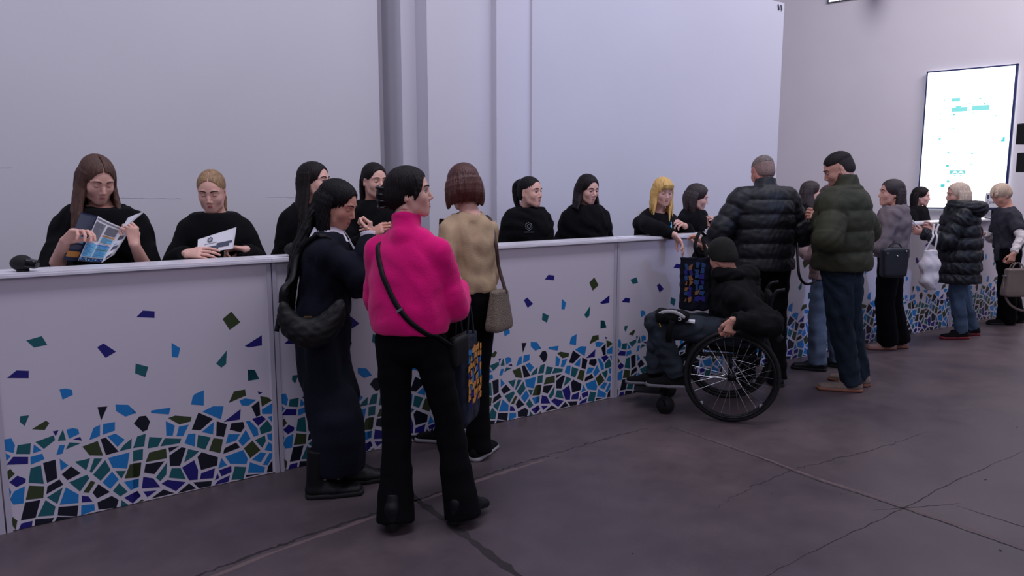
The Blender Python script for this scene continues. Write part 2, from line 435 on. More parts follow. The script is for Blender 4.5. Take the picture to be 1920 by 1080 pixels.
def add_face(root, fig, skin, gaze=(0, 0), lid=.35, brow='brow_dark', lips='lips_rose', mouth=0, iris='iris_dark', eyes=True):
    hs = fig.hs; M = fig.HM
    for q in (-1, 1):
        c = fig.hp(q * .031, .0745, .007); R = .0135 * hs
        Mg = M @ rotz(D2R(gaze[0])) @ rotx(D2R(gaze[1]))
        V, Fc = uvs(12, 10); n = V.copy()                       # local y forward
        mi = [2 if (n[list(f)].mean(0)[1] > .955) else (1 if n[list(f)].mean(0)[1] > .86 else 0) for f in Fc]
        Vw = c + (V * R) @ Mg.T
        obj('eye', Vw, Fc, [MATS['eye_white'], MATS[iris], MATS['pupil']], root, mi=mi)
        # eyelid: upper shell of a slightly larger sphere
        b = MB(); R2 = R * 1.07; e0 = 50 - 85 * lid
        def shell(lo, hi, m, RR):
            Vs = []; nu = 14
            els = np.linspace(lo, hi, 6)
            for e in els:
                for a in np.linspace(-62, 62, nu):
                    Vs.append((math.sin(D2R(a)) * math.cos(D2R(e)), math.cos(D2R(a)) * math.cos(D2R(e)), math.sin(D2R(e))))
            Vs = np.array(Vs); Vs[:, 2] -= (1 - np.cos(np.arcsin(np.clip(Vs[:, 0], -1, 1)))) * .15
            Fs = [(i * nu + j, i * nu + j + 1, (i + 1) * nu + j + 1, (i + 1) * nu + j) for i in range(5) for j in range(nu - 1)]
            b.add(c + (Vs * RR) @ M.T, Fs, m)
        shell(e0, 88, 0, R2); shell(-88, -30, 0, R2 * .99); shell(e0 - 15, e0 + 1, 1, R2 * 1.035)
        b.build('eyelid', [skin, MATS['lash']], root, True)
        bb = Blob(.0015)
        bb.chain([fig.hp(q * .013, .0945, .029), fig.hp(q * .023, .0935, .0325), fig.hp(q * .036, .0875, .0335), fig.hp(q * .051, .0745, .028)], [(.004 * hs, .0024 * hs), (.005 * hs, .0034 * hs), (.005 * hs, .003 * hs), (.0035 * hs, .0018 * hs)], .002, x=M[:, 1], sub=3)
        V, Q = bb.mesh(); obj('eyebrow', V, Q, MATS[brow], root)
    bb = Blob(.0018)
    for zz, yy, r, lift in ((-.0585, .0925, .0034, .004), (-.0655 - mouth, .0915, .0042, 0)):
        bb.chain([fig.hp(-.023, .082, -.0620), fig.hp(-.010, yy, zz + lift * .3), fig.hp(0, yy + .002, zz), fig.hp(.010, yy, zz + lift * .3), fig.hp(.023, .082, -.0620)], [.0018 * hs, r * hs, r * hs, r * hs, .0018 * hs], .002, sub=3)
    V, Q = bb.mesh(); obj('lips', V, Q, MATS[lips], root)
def uvs(nu, nv):
    V = [(0, 0, 1.)]; Fc = []
    for i in range(1, nv):
        t = math.pi * i / nv
        for j in range(nu): a = 2 * math.pi * j / nu; V.append((math.sin(t) * math.cos(a), math.sin(t) * math.sin(a), math.cos(t)))
    V.append((0, 0, -1.)); n = len(V) - 1
    for j in range(nu):
        Fc.append((0, 1 + j, 1 + (j + 1) % nu)); Fc.append((n, n - nu + (j + 1) % nu, n - nu + j))
        for i in range(nv - 2): a = 1 + i * nu; Fc.append((a + j, a + nu + j, a + nu + (j + 1) % nu, a + (j + 1) % nu))
    V = np.array(V); V = V[:, [0, 2, 1]] * np.array([1, 1, -1]); return V, Fc

# --- hair -----------------------------------------------------------
def scalp(b, fig, th=.010, line=.0, front=True, k=.01, back=-.055, side=0., low=1., ears=False, part=False):
    """hair cap: a thicker cranium with the face, ears and neck cut out"""
    hs = fig.hs; p = fig.hp; M = fig.HM
    b.ell(p(0, -.018, .042), np.array([.075 + th, .094 + th, .086 + th]) * hs, k, M)
    b.ell(p(0, .010, .040), np.array([.066 + th * .8, .074 + th, .074 + th]) * hs, .02, M)
    b.ell(p(0, -.045, -.010), np.array([(.070 + th) * low, .066 + th, .070]) * hs, .02, M)
    b.ell(p(0, .100, -.006 - line), np.array([.066 + side, .080, .096]) * hs, .006, M, 'd')
    b.ell(p(0, .070, -.050), np.array([.085, .060, .070]) * hs, .010, M, 'd')
    b.ell(p(0, .040, -.085), np.array([.12, .060, .070]) * hs, .008, M, 'd')
    if ears:
        for q in (-1, 1): b.ell(p(q * .088, .004, -.016), np.array([.034, .030, .040]) * hs, .006, M, 'd')
    if part:
        b.ell(p(0, .035, .100), np.array([.0034, .085, .060]) * hs, .002, M, 'd')
def locks(b, fig, a0, a1, n, L, r=.011, seed=0, out=.012, z0=.03, sway=.012, drift=(0, 0, 0), inward=.0, tip=.4):
    """hanging locks; a0..a1 = angle round the head from the nose (deg), hair falls straight down"""
    rr = random.Random(seed); p = fig.hp
    for i in range(n):
        a = D2R(a0 + (a1 - a0) * (i + .5) / n + rr.uniform(-3, 3))
        ca, sa = math.cos(a), math.sin(a)
        top = p(sa * .070 * .8, -.012 + ca * .092 * .8, .10)
        mid = p(sa * (.077 + out), -.016 + ca * (.092 + out), z0)
        ear = p(sa * (.078 + out * 1.2), -.018 + ca * (.085 + out), -.035)
        dirn = fig.HM @ np.array([sa, ca, 0]); l = L * rr.uniform(.88, 1.05)
        w = np.array([rr.uniform(-1, 1), rr.uniform(-1, 1), 0]) * sway
        e1 = ear + np.array([0, 0, -l * .45]) + w - dirn * inward * .5 + np.array(drift) * .45
        e2 = ear + np.array([0, 0, -l]) + w * 1.6 - dirn * inward + np.array(drift)
        R = r * rr.uniform(.8, 1.25)
        b.chain([top, mid, ear, e1, e2], [R * .35, R * .7, R * 1.1, R, R * tip], .0022, sub=2)
def front_hair(b, f, q, L, out=.0, fwd=.035, side=.03, a0=58, a1=108, n=16, wav=0., r=1., y0=0.):
    for i in range(n):
        t = i / (n - 1); a = D2R(a0 + (a1 - a0) * t); rr2 = random.Random(i * 7 + q); sa, ca = math.sin(a) * q, math.cos(a)
        tp = f.hp(sa * .03, .02 - .05 * t, .118); m1 = f.hp(sa * (.080 + out), -.010 + ca * .098, .055); m2 = f.hp(sa * (.088 + out), -.012 + ca * .095, -.03)
        dn = f.B @ np.array([q * side, fwd, 0]); l = L * rr2.uniform(.88, 1.03); wv = np.array([rr2.uniform(-1, 1), rr2.uniform(-1, 1), 0]) * wav
        b.chain([tp, m1, m2, m2 + dn * .8 + wv + [0, 0, -l * .5], m2 + dn * 1.5 - wv + np.array([rr2.uniform(-.008, .008), 0, -l])], [.004 * r, .008 * r, .012 * r, .012 * r, .006 * r], .0022, sub=2)
def strands(V, Q, amp=.0012, freq=95., fig=None, seed=0):
    N = normals(V, Q); q = (V - fig.H) @ fig.HM; a = np.arctan2(q[:, 0], -q[:, 1] - .02)
    d = np.sin(a * 41 + 1.5 * np.sin(q[:, 2] * 9 + seed)) + .7 * np.sin(a * 63 + 2 * np.sin(q[:, 2] * 7) + 1)
    return V + N * (d * amp)[:, None], Q

# --- clothes ---------------------------------------------------------
def torso_st(fig, t, hem, prof=None):
    k = fig.s; w = fig.wide
    st = prof or [(.88, .165 * w, .120), (.98, .150 * w, .112), (1.06, .135 * w, .102), (1.16, .142 * w, .110), (1.25, .150 * w, .114), (1.315, .138 * w, .095), (1.36, .085 * w, .066)]
    zs = [q[0] for q in st]
    z0 = hem / k
    A = [np.interp(z0, zs, [q[1] for q in st]), np.interp(z0, zs, [q[2] for q in st])]
    out = [(z0, *A)] + [q for q in st if q[0] > z0 + .02]
    return [(fig.T(0, .0, z * k), (a * k + t, c * k + t)) for z, a, c in out]
def top(fig, t=.02, hem=.86, sl=(.062, .055, .042), cuff=1.0, prof=None, vox=.008, quilt=None, sq=None, collar=None, puff=0., k=.03, wr=.004, wl=.10, seed=0, cut=None, armk=.010, drop=.0, neck_cut=True, band=None):
    """sweater, shirt, jacket or coat: trunk + both sleeves as one garment"""
    b = Blob(vox); B = fig.B; x = B[:, 0]; s = fig.s
    st = torso_st(fig, t, hem, prof)
    P = [q[0] for q in st]; R = [q[1] for q in st]
    ax0 = P[0]
    rib = None
    n0 = 5 if quilt else 2
    Pc = cat(P, 3); Rc = cat([np.array(r) for r in R], 3)
    cum = 0
    for i in range(len(Pc) - 1):
        rb = None
        if quilt:
            per, amp, ph = quilt; c0 = cum
            rb = (lambda c0: (lambda sp_, u, v: amp * (1 - np.abs(np.sin(math.pi * (c0 + sp_ + ph) / per)) ** .55)))(c0)
        b.seg(Pc[i], Pc[i + 1], tuple(Rc[i]), tuple(Rc[i + 1]), .004 if quilt else .02, x, rib=rb, clip=[(Pc[0], (0, 0, -1)), (P[-1] + np.array([0, 0, .040]), unit(fig.T(0, 0, 1.3) - fig.T(0, 0, 1.1)))])
        cum += np.linalg.norm(Pc[i + 1] - Pc[i])
    if band: b.seg(P[0] - np.array([0, 0, .005]), P[0] + np.array([0, 0, band[0]]), (R[0][0] + band[1], R[0][1] + band[1]), (R[0][0] + band[1], R[0][1] + band[1]), .006, x, flat=(True, False))
    for sh, el, wr_ in ((fig.shL, fig.elL, fig.wrL), (fig.shR, fig.elR, fig.wrR)):
        en = el + (wr_ - el) * min(cuff, 1.0) if cuff > 0 else sh + (el - sh) * (-cuff)
        b.seg(fig.neck + np.array([0, 0, -.050 + fig.shz * .7]), sh + np.array([0, 0, -.002]), .040 * s + t * .5, sl[0] * s * .96, k)
        pts = [sh, sh + (el - sh) * .5, el] + ([el + (en - el) * .55, en] if cuff > 0 else [])
        rad = [sl[0] * s, (sl[0] + sl[1]) / 2 * s + puff * .3, sl[1] * s + puff * .6] + ([(sl[1] + sl[2]) / 2 * s + puff, sl[2] * s] if cuff > 0 else [])
        if cuff <= 0: pts = [sh, sh + (en - sh) * .5, en]; rad = [sl[0] * s, (sl[0] + sl[1]) * .5 * s, sl[1] * s]
        cum = 0; PP = cat(pts, 3); RR = [r[0] for r in cat([np.array([r, r]) for r in rad], 3)]
        for i in range(len(PP) - 1):
            rb = None
            if sq:
                per, amp, ph = sq; c0 = cum
                rb = (lambda c0: (lambda sp_, u, v: amp * (1 - np.abs(np.sin(math.pi * (c0 + sp_ + ph) / per)) ** .55)))(c0)
            b.seg(PP[i], PP[i + 1], RR[i], RR[i + 1], k if i < 2 else (armk if not sq else .004), rib=rb, clip=[(PP[-1], unit(PP[-1] - PP[-2]))] if i > len(PP) - 6 else None)
            cum += np.linalg.norm(PP[i + 1] - PP[i])
    n = fig.neck; hb = fig.hp(0, -.022, -.055); ud = unit(hb - n)
    if collar:
        kind, hgt, rr = collar
        if kind == 'roll':
            b.seg(n - ud * .02, n + ud * hgt, rr + .012, rr, .012, flat=(False, True))
            b.seg(n + ud * hgt * .5, n + ud * (hgt + .0), rr + .003, rr + .003, .004, flat=(True, True))
        elif kind == 'stand':
            b.seg(n - ud * .03 + np.array([0, 0, 0]), n + ud * hgt, (rr + .02, rr + .012), (rr + .006, rr + .004), .02, x, flat=(False, True))
    if neck_cut:     # opening for the neck
        rr = collar[2] - .008 if collar else .058 * fig.hs + .004
        hgt = collar[1] if collar else .03
        b.seg(n + ud * (hgt - .012 if collar else -.035) + (0 if collar else fig.B[:, 1] * .012), n + ud * (hgt + .08), rr + (0 if collar else .002), rr + .02, .004, op='d')
    for c in (cut or []): b.ell(*c[:2], k=.006, M=c[2] if len(c) > 2 else None, op='d')
    V, Q = b.mesh()
    if wr: V, Q = wrinkle(V, Q, wr, wl, seed, (1, 1, .8))
    return V, Q
def trousers(fig, top_z=.98, rad=(.098, .070, .062, .075), t=.0, vox=.010, wr=.0035, hem=.04, seed=0, wl=.10, hip=None):
    b = Blob(vox); k = fig.s; x = fig.B[:, 0]; w = fig.wide
    hip = hip or [(.86, .165 * w, .115), (.93, .165 * w, .118), (top_z, .145 * w, .108)]
    b.chain([fig.T(0, -.005, z * k) for z, _, _ in hip], [(a * k + t, c * k + t) for _, a, c in hip], .02, x, flat=(False, True))
    for hp_, kn, an in ((fig.hipL, fig.knL, fig.anL), (fig.hipR, fig.knR, fig.anR)):
        a2 = an.copy(); a2 = a2 + np.array([0, 0, hem - an[2]]); m = kn + (a2 - kn) * .5
        b.chain([hp_ - np.array([0, 0, .02]), hp_ + (kn - hp_) * .5, kn, m, a2], [rad[0] * k, (rad[0] + rad[1]) / 2 * k, rad[1] * k, rad[2] * k, rad[3] * k], .006 if False else .012, flat=(False, True), sub=2)
    V, Q = b.mesh()
    if wr: V, Q = wrinkle(V, Q, wr, wl, seed, (1, 1, .6))
    return V, Q
def shoes(root, fig, m, sole=None, L=.25, boot=0., heel=0., w=.045, name='shoe', lace=None):
    for an, ft in ((fig.anL, fig.ftL), (fig.anR, fig.ftR)):
        M = frame(ft); b = Blob(.005); an = an.copy()
        g = an[2] - .08
        P = lambda x, y, z: np.array([an[0], an[1], g]) + M @ np.array([x, y, z])
        f = L - .07; hz = heel
        b.seg(P(0, -.045, .035 + hz), P(0, .06, .035 + hz * .5), (w * .85, .036), (w, .036), .012, M[:, 0])
        b.seg(P(0, .06, .035 + hz * .4), P(0, f - .03, .026), (w, .034), (w * .88, .026), .012, M[:, 0])
        b.seg(P(0, -.03, .05 + hz), P(0, -.012, .10 + boot + hz), (w * .85, .045), (w * .82 + boot * .05, .045 + boot * .05), .015, M[:, 0], flat=(False, True))
        b.seg(P(0, .0, .07 + hz), P(0, .08, .045 + hz * .4), .034, .030, .02)
        if heel: b.seg(P(0, -.055, 0.004), P(0, -.05, .05 + hz), (.030, .026), (.034, .032), .006, M[:, 0])
        b.plane(P(0, 0, .012 if sole else .002), (0, 0, -1), .002)
        if heel: b.ell(P(0, .022, .0), (.06, .055, .03 + hz * .5), .01, M, 'd')
        V, Q = b.mesh(); o = obj(name, V, Q, m, root)
        if sole:
            b = Blob(.005)
            b.seg(P(0, -.052, .014), P(0, .06, .014), (w * .95, .03), (w * 1.06, .03), .006, M[:, 0], pw=2)
            b.seg(P(0, .06, .014), P(0, f - .022, .014), (w * 1.06, .03), (w * .95, .028), .006, M[:, 0])
            b.plane(P(0, 0, .002), (0, 0, -1), .001); b.plane(P(0, 0, .027), (0, 0, 1), .003)
            V, Q = b.mesh(); obj('sole', V, Q, sole, o)
        if lace:
            mb = MB()
            for i in range(4):
                y = .035 + i * .022; mb.tube(cat([P(-.022, y, .098 - i * .011), P(0, y + .004, .106 - i * .011), P(.022, y, .098 - i * .011)], 4), .003, 5)
            mb.build('lace', lace, o, True)
SKIN = {}
def make_person(fig, label, group=None, skin='skin_mid', face=True, vox=.004, hv=.0032, male=False, hands=('L', 'R'), arms_vox=.008, **fk):
    root = empty('person', tuple(fig.base)); tag(root, label, 'person', group)
    sk = MATS[skin]
    parts = [head_mesh(fig, vox, male)] + body_rest(fig, arms_vox=arms_vox)
    for sd in hands: parts.append(hand_mesh(fig, sd, hv))
    V, Q = merge(parts); obj('body', V, Q, sk, root)
    if face: add_face(root, fig, sk, **fk)
    return root
# ------------------------------------------------------------------ room materials
for nm, c, kw in (
    ('skin_mid', (205, 150, 132), dict(rough=.5, sss=.12, bump=.04, bscale=160)), ('skin_light', (222, 172, 156), dict(rough=.5, sss=.12, bump=.04, bscale=160)),
    ('skin_warm', (206, 150, 130), dict(rough=.5, sss=.12, bump=.04, bscale=160)), ('skin_ruddy', (192, 124, 106), dict(rough=.5, sss=.12, bump=.05, bscale=160)),
    ('eye_white', (190, 185, 185), dict(rough=.25)), ('iris_dark', (60, 38, 26), dict(rough=.2)), ('iris_blue', (80, 105, 130), dict(rough=.2)), ('pupil', (8, 8, 8), dict(rough=.1)),
    ('lash', (22, 14, 14), dict(rough=.8)), ('brow_dark', (48, 30, 26), dict(rough=.9)), ('brow_brown', (84, 58, 44), dict(rough=.9)), ('brow_fair', (140, 106, 80), dict(rough=.9)),
    ('lips_rose', (172, 90, 88), dict(rough=.4)), ('lips_red', (150, 48, 52), dict(rough=.35)), ('lips_pale', (182, 112, 104), dict(rough=.45)),
    ('hair_black', (12, 9, 11), dict(spec=.22, rough=.55, var=.5, vscale=14, stretch=(3, 3, .4), bump=.5, bscale=50)),
    ('hair_dark', (21, 13, 14), dict(spec=.22, rough=.55, var=.5, vscale=14, stretch=(3, 3, .4), bump=.5, bscale=50)),
    ('hair_brown', (80, 50, 38), dict(rough=.52, var=.35, vscale=30, stretch=(3, 3, .25), bump=.5, bscale=90)),
    ('hair_auburn', (74, 28, 18), dict(rough=.4, var=.35, vscale=14, stretch=(3, 3, .4), bump=.5, bscale=50)),
    ('hair_blonde', (222, 178, 104), dict(rough=.52, var=.3, vscale=30, stretch=(3, 3, .25), bump=.5, bscale=90)),
    ('hair_darkblonde', (150, 118, 84), dict(rough=.52, var=.4, vscale=30, stretch=(3, 3, .25), bump=.5, bscale=90)),
    ('hair_ash', (198, 172, 148), dict(rough=.52, var=.25, vscale=30, stretch=(3, 3, .25), bump=.5, bscale=90)),
    ('hair_grey', (112, 98, 92), dict(rough=.7, var=.4, vscale=60, bump=.4, bscale=200)),
    ('black_knit', (7, 7, 11), dict(rough=.95, var=.3, vscale=9, bump=.25, bscale=90, spec=.2)),
    ('black_cloth', (6, 6, 9), dict(rough=.9, var=.3, vscale=8, bump=.2, bscale=70, spec=.25)),
    ('black_trousers', (5, 5, 8), dict(rough=.95, var=.2, vscale=8, bump=.2, bscale=120, spec=.15)),
    ('navy_denim', (9, 13, 27), dict(rough=.9, var=.3, vscale=8, bump=.25, bscale=120, spec=.25)),
    ('navy_tote', (26, 36, 62), dict(rough=.85, var=.2, bump=.15, bscale=120)),
    ('pink_knit', (226, 10, 118), dict(rough=.9, var=.07, vscale=9, bump=.3, bscale=220, sheen=.15, spec=.2)),
    ('beige_knit', (182, 156, 126), dict(rough=.95, var=.08, vscale=12, bump=.3, bscale=200, spec=.2)),
    ('black_puffer', (11, 12, 18), dict(rough=.55, var=.2, vscale=14, bump=.35, bscale=26, spec=.4)),
    ('olive_puffer', (50, 50, 33), dict(rough=.7, var=.15, vscale=12, bump=.35, bscale=24, spec=.3)),
    ('blue_jeans', (32, 43, 54), dict(rough=.9, var=.35, vscale=5, bump=.3, bscale=140, stretch=(1, 1, .5), spec=.2)),
    ('dark_jeans', (36, 54, 82), dict(rough=.9, var=.35, vscale=5, bump=.3, bscale=140, stretch=(1, 1, .5), spec=.2)),
    ('light_jeans', (96, 108, 126), dict(rough=.9, var=.25, vscale=6, bump=.3, bscale=140, stretch=(1, 1, .5), spec=.2)),
    ('grey_jeans', (44, 50, 58), dict(rough=.9, var=.35, vscale=7, bump=.3, bscale=140, spec=.2)),
    ('grey_wool', (112, 100, 102), dict(rough=.95, var=.1, vscale=14, bump=.3, bscale=160, spec=.2)),
    ('plaid_wool', (142, 116, 112), dict(rough=.95, var=.3, vscale=24, stretch=(.2, .2, 2), bump=.2, bscale=120)),
    ('grey_tee', (56, 55, 62), dict(rough=.95, var=.15, vscale=16, bump=.25, bscale=120, spec=.2)),
    ('white_cotton', (206, 196, 196), dict(rough=.9, var=.05, bump=.2, bscale=90)),
    ('white_shirt', (214, 208, 220), dict(rough=.85, bump=.1, bscale=120)),
    ('olive_knit', (19, 21, 15), dict(rough=.95, var=.3, vscale=30, bump=.5, bscale=160, stretch=(1, 1, .3))),
    ('scrunchie', (60, 20, 24), dict(rough=.9)),
    ('black_leather', (10, 10, 12), dict(spec=.3, rough=.5, bump=.15, bscale=160, var=.2)), ('black_rubber', (14, 14, 15), dict(rough=.75, bump=.1, bscale=90)),
    ('olive_leather', (24, 23, 23), dict(spec=.3, rough=.6, bump=.15, bscale=160, var=.1)),
    ('taupe_leather', (112, 98, 92), dict(rough=.6, bump=.15, bscale=160, var=.08)), ('woven_beige', (120, 106, 94), dict(rough=.85, bump=.8, bscale=170, var=.35, vscale=130)),
    ('brown_strap', (60, 40, 38), dict(rough=.6)), ('white_rubber', (168, 164, 168), dict(rough=.6)), ('red_rubber', (130, 26, 44), dict(rough=.6)),
    ('beige_suede', (118, 102, 94), dict(rough=.9, var=.12, vscale=20, bump=.3, bscale=90)), ('pink_suede', (138, 106, 98), dict(rough=.9, var=.08)), ('gum_rubber', (134, 84, 66), dict(rough=.7)),
    ('chrome', (190, 190, 196), dict(rough=.25, metal=1.)), ('gold', (190, 150, 90), dict(rough=.3, metal=1.)), ('dark_metal', (26, 26, 30), dict(rough=.4, metal=.6)),
    ('phone_black', (12, 12, 14), dict(rough=.15)), ('paper', (224, 222, 228), dict(rough=.6)), ('paper_grey', (150, 152, 160), dict(rough=.6)), ('ink_black', (28, 28, 34), dict(rough=.6)),
    ('ink_grey', (120, 122, 132), dict(rough=.6)), ('ink_blue', (50, 110, 190), dict(rough=.5)), ('ink_navy', (34, 40, 74), dict(rough=.5)), ('ink_orange', (214, 146, 66), dict(rough=.5)),
    ('ink_cyan', (110, 190, 225), dict(rough=.5)), ('ink_slate', (70, 76, 96), dict(rough=.5)), ('ink_olive', (120, 140, 90), dict(rough=.5)),
    ('wall_paint', (206, 202, 212), dict(rough=.75, var=.02, vscale=1.2, bump=.05, bscale=60)),
    ('wall_board', (204, 200, 208), dict(rough=.7, var=.02, vscale=1.1, bump=.04, bscale=50)),
    ('crack_wall', (190, 186, 197), dict(rough=.9)), ('seam_dark', (70, 68, 80), dict(rough=.9)),
    ('panel_white', (208, 200, 212), dict(rough=.45, var=.015, vscale=2)), ('panel_frame', (190, 184, 198), dict(rough=.35, metal=.1)), ('top_white', (222, 218, 226), dict(rough=.3)),
    ('m_b', (30, 122, 190), dict(rough=.4)), ('m_t', (22, 92, 100), dict(rough=.4)), ('m_o', (54, 66, 36), dict(rough=.4)), ('m_k', (12, 16, 34), dict(rough=.4)), ('m_n', (30, 24, 112), dict(rough=.4)),
    ('stitch_yellow', (200, 170, 60), dict(rough=.8)),
): mat(nm, c, **kw)

def floor_mat():
    m = bpy.data.materials.new('polished_concrete'); m.use_nodes = True; nt = m.node_tree; b = nt.nodes['Principled BSDF']; N = nt.nodes.new; Lk = nt.links.new
    tc = N('ShaderNodeTexCoord')
    n1 = N('ShaderNodeTexNoise'); n1.inputs['Scale'].default_value = .55; n1.inputs['Detail'].default_value = 6; n1.inputs['Roughness'].default_value = .6; Lk(tc.outputs['Object'], n1.inputs['Vector'])
    n2 = N('ShaderNodeTexNoise'); n2.inputs['Scale'].default_value = 3.5; n2.inputs['Detail'].default_value = 9; n2.inputs['Roughness'].default_value = .65; Lk(tc.outputs['Object'], n2.inputs['Vector'])
    r1 = N('ShaderNodeValToRGB'); r1.color_ramp.elements[0].position = .35; r1.color_ramp.elements[1].position = .65
    r1.color_ramp.elements[0].color = (*hexc(78, 68, 74), 1); r1.color_ramp.elements[1].color = (*hexc(100, 86, 88), 1); Lk(n1.outputs['Fac'], r1.inputs[0])
    r2 = N('ShaderNodeValToRGB'); r2.color_ramp.elements[0].position = .3; r2.color_ramp.elements[1].position = .75
    r2.color_ramp.elements[0].color = (.74, .74, .76, 1); r2.color_ramp.elements[1].color = (1.12, 1.1, 1.08, 1); Lk(n2.outputs['Fac'], r2.inputs[0])
    mx = N('ShaderNodeMix'); mx.data_type = 'RGBA'; mx.blend_type = 'MULTIPLY'; mx.inputs[0].default_value = 1; Lk(r1.outputs[0], mx.inputs[6]); Lk(r2.outputs[0], mx.inputs[7])
    Lk(mx.outputs[2], b.inputs['Base Color'])
    rr = N('ShaderNodeMapRange'); rr.inputs['To Min'].default_value = .30; rr.inputs['To Max'].default_value = .55; Lk(n2.outputs['Fac'], rr.inputs['Value']); Lk(rr.outputs[0], b.inputs['Roughness'])
    n3 = N('ShaderNodeTexNoise'); n3.inputs['Scale'].default_value = 60; n3.inputs['Detail'].default_value = 3; Lk(tc.outputs['Object'], n3.inputs['Vector'])
    bn = N('ShaderNodeBump'); bn.inputs['Strength'].default_value = .12; bn.inputs['Distance'].default_value = .005; Lk(n3.outputs['Fac'], bn.inputs['Height']); Lk(bn.outputs[0], b.inputs['Normal'])
    b.inputs['Specular IOR Level'].default_value = .45
    MATS['floor'] = m
floor_mat(); mat('crack', (44, 36, 40), rough=.9); mat('crack_light', (108, 90, 90), rough=.8)

def struct(name, mb, m, parent=None, smooth=False):
    o = mb.build(name, m, parent, smooth)
    if parent is None: o['kind'] = 'structure'
    return o
# floor with its slab joints and cracks
mb = MB(); mb.add([(-14, -12, 0), (26, -12, 0), (26, 18, 0), (-14, 18, 0)], [(0, 1, 2, 3)])
rr = random.Random(3)
def crack(P, w, m=1, jit=.012, z=.0008, n=14):
    Q = cat([(x, y, z) for x, y in P], n); L = []; R = []
    for i, q in enumerate(Q):
        a = Q[max(0, i - 1)]; b = Q[min(len(Q) - 1, i + 1)]; t = unit(b - a); s_ = np.array([-t[1], t[0], 0]); j = s_ * rr.uniform(-jit, jit)
        ww = w * rr.uniform(.35, 1.2) * min(1, .15 + 3 * min(i, len(Q) - 1 - i) / len(Q)); L.append(q + j + s_ * ww / 2); R.append(q + j - s_ * ww / 2)
    n0 = len(L); mb.add(L + R, [(i, n0 + i, n0 + i + 1, i + 1) for i in range(n0 - 1)], m)
crack([(.2, 3.0), (.75, 3.09), (1.2, 3.16), (1.7, 3.20), (2.3, 3.29), (2.6, 3.31)], .020, jit=.010, n=22)
crack([(2.5, 3.305), (3.1, 3.33), (3.48, 3.32)], .010, n=18)
crack([(.1, 2.93), (1.2, 3.12), (2.2, 3.24), (2.7, 3.27)], .035, 2, .006, .0004)
crack([(3.61, 3.25), (3.61, 2.6), (3.58, 2.2), (3.6, 1.75), (3.6, 1.2), (3.58, .2)], .012, jit=.004, n=26)
crack([(3.635, 3.25), (3.63, 2.6), (3.61, 2.2), (3.63, 1.75), (3.63, 1.2), (3.61, .2)], .022, 2, .004, .0004, n=20)
crack([(1.70, 3.9), (1.70, 3.1), (1.68, 2.3), (1.67, 1.6)], .045, jit=.004, n=16)
crack([(2.85, 2.26), (3.15, 2.31), (3.56, 2.33), (3.8, 2.31), (4.35, 2.24), (4.9, 2.22)], .006, jit=.012, n=12)
crack([(2.0, 1.66), (2.6, 1.72), (3.58, 1.72), (4.2, 1.73), (5.2, 1.70)], .005, jit=.006, n=14)
crack([(3.85, 1.62), (3.86, 1.2), (3.88, .4)], .006, jit=.004)
crack([(3.45, 1.80), (3.9, 1.58)], .006, jit=.006)
for _ in range(26):
    x, y = rr.uniform(.8, 7), rr.uniform(.9, 3.7); r0 = rr.uniform(.004, .012); k = 6; a0 = rr.uniform(0, 6)
    mb.add([(x + r0 * rr.uniform(.5, 1.3) * math.cos(a0 + i * 1.047), y + r0 * .6 * rr.uniform(.5, 1.3) * math.sin(a0 + i * 1.047), .0009) for i in range(k)], [tuple(range(k))], 1)
struct('floor', mb, [MATS['floor'], MATS['crack'], MATS['crack_light']])

# back wall: a flat board on the left, a stepped pillar, a partition on the right
HW = 7.5
mb = MB(); mb.box((-9, 5.60, 0), (2.70, 5.66, HW)); struct('wall_left', mb, MATS['wall_board'])
x1, x2, x3 = 3.582, 2.975, 2.844
def prism(name, x0, xx, y0, y1, m='wall_paint', h=HW):
    mb = MB(); mb.box((x0, y0, 0), (xx, y1, h)); struct(name, mb, MATS[m])
prism('wall_recess', 2.0, x3, 5.825, 5.9)
prism('trim_1', x3, x2, 5.486, 6.2)
prism('trim_2', x2, x1, 5.300, 6.2)
prism('trim_3', x1, 3.93, 5.225, 6.2)
mb = MB(); mb.box((3.93, 5.20, 0), (7.40, 5.26, 3.56)); w = struct('wall_back', mb, MATS['wall_board'])
mb = MB()
for i in range(2): mb.tube([(7.28 + .05 * i, 5.195, 3.53), (7.29 + .05 * i, 5.19, 3.50), (7.30 + .05 * i, 5.195, 3.47)], .006, 6)
mb.build('cable_tie', MATS['seam_dark'], w, True)
prism('wall_beyond', 7.0, 7.06, 5.9, 14, h=HW)
mb = MB(); rw = random.Random(8)
def hair(P, w_):
    Q = cat(P, 12); Q = [q + np.array([0, 0, rw.uniform(-.003, .003)]) for q in Q]; n0 = len(Q)
    mb.add([q + np.array([0, 0, w_ / 2]) for q in Q] + [q - np.array([0, 0, w_ / 2]) for q in Q], [(i, n0 + i, n0 + i + 1, i + 1) for i in range(n0 - 1)])
hair([atY(205, 371, 5.598), atY(260, 371, 5.598), atY(340, 372, 5.598)], .0022); hair([atY(500, 369, 5.598), atY(560, 370, 5.598)], .002); hair([atY(0, 315, 5.598), atY(22, 314, 5.598)], .002)
mb.build('plaster_crack', MATS['crack_wall'], bpy.data.objects['wall_left'])
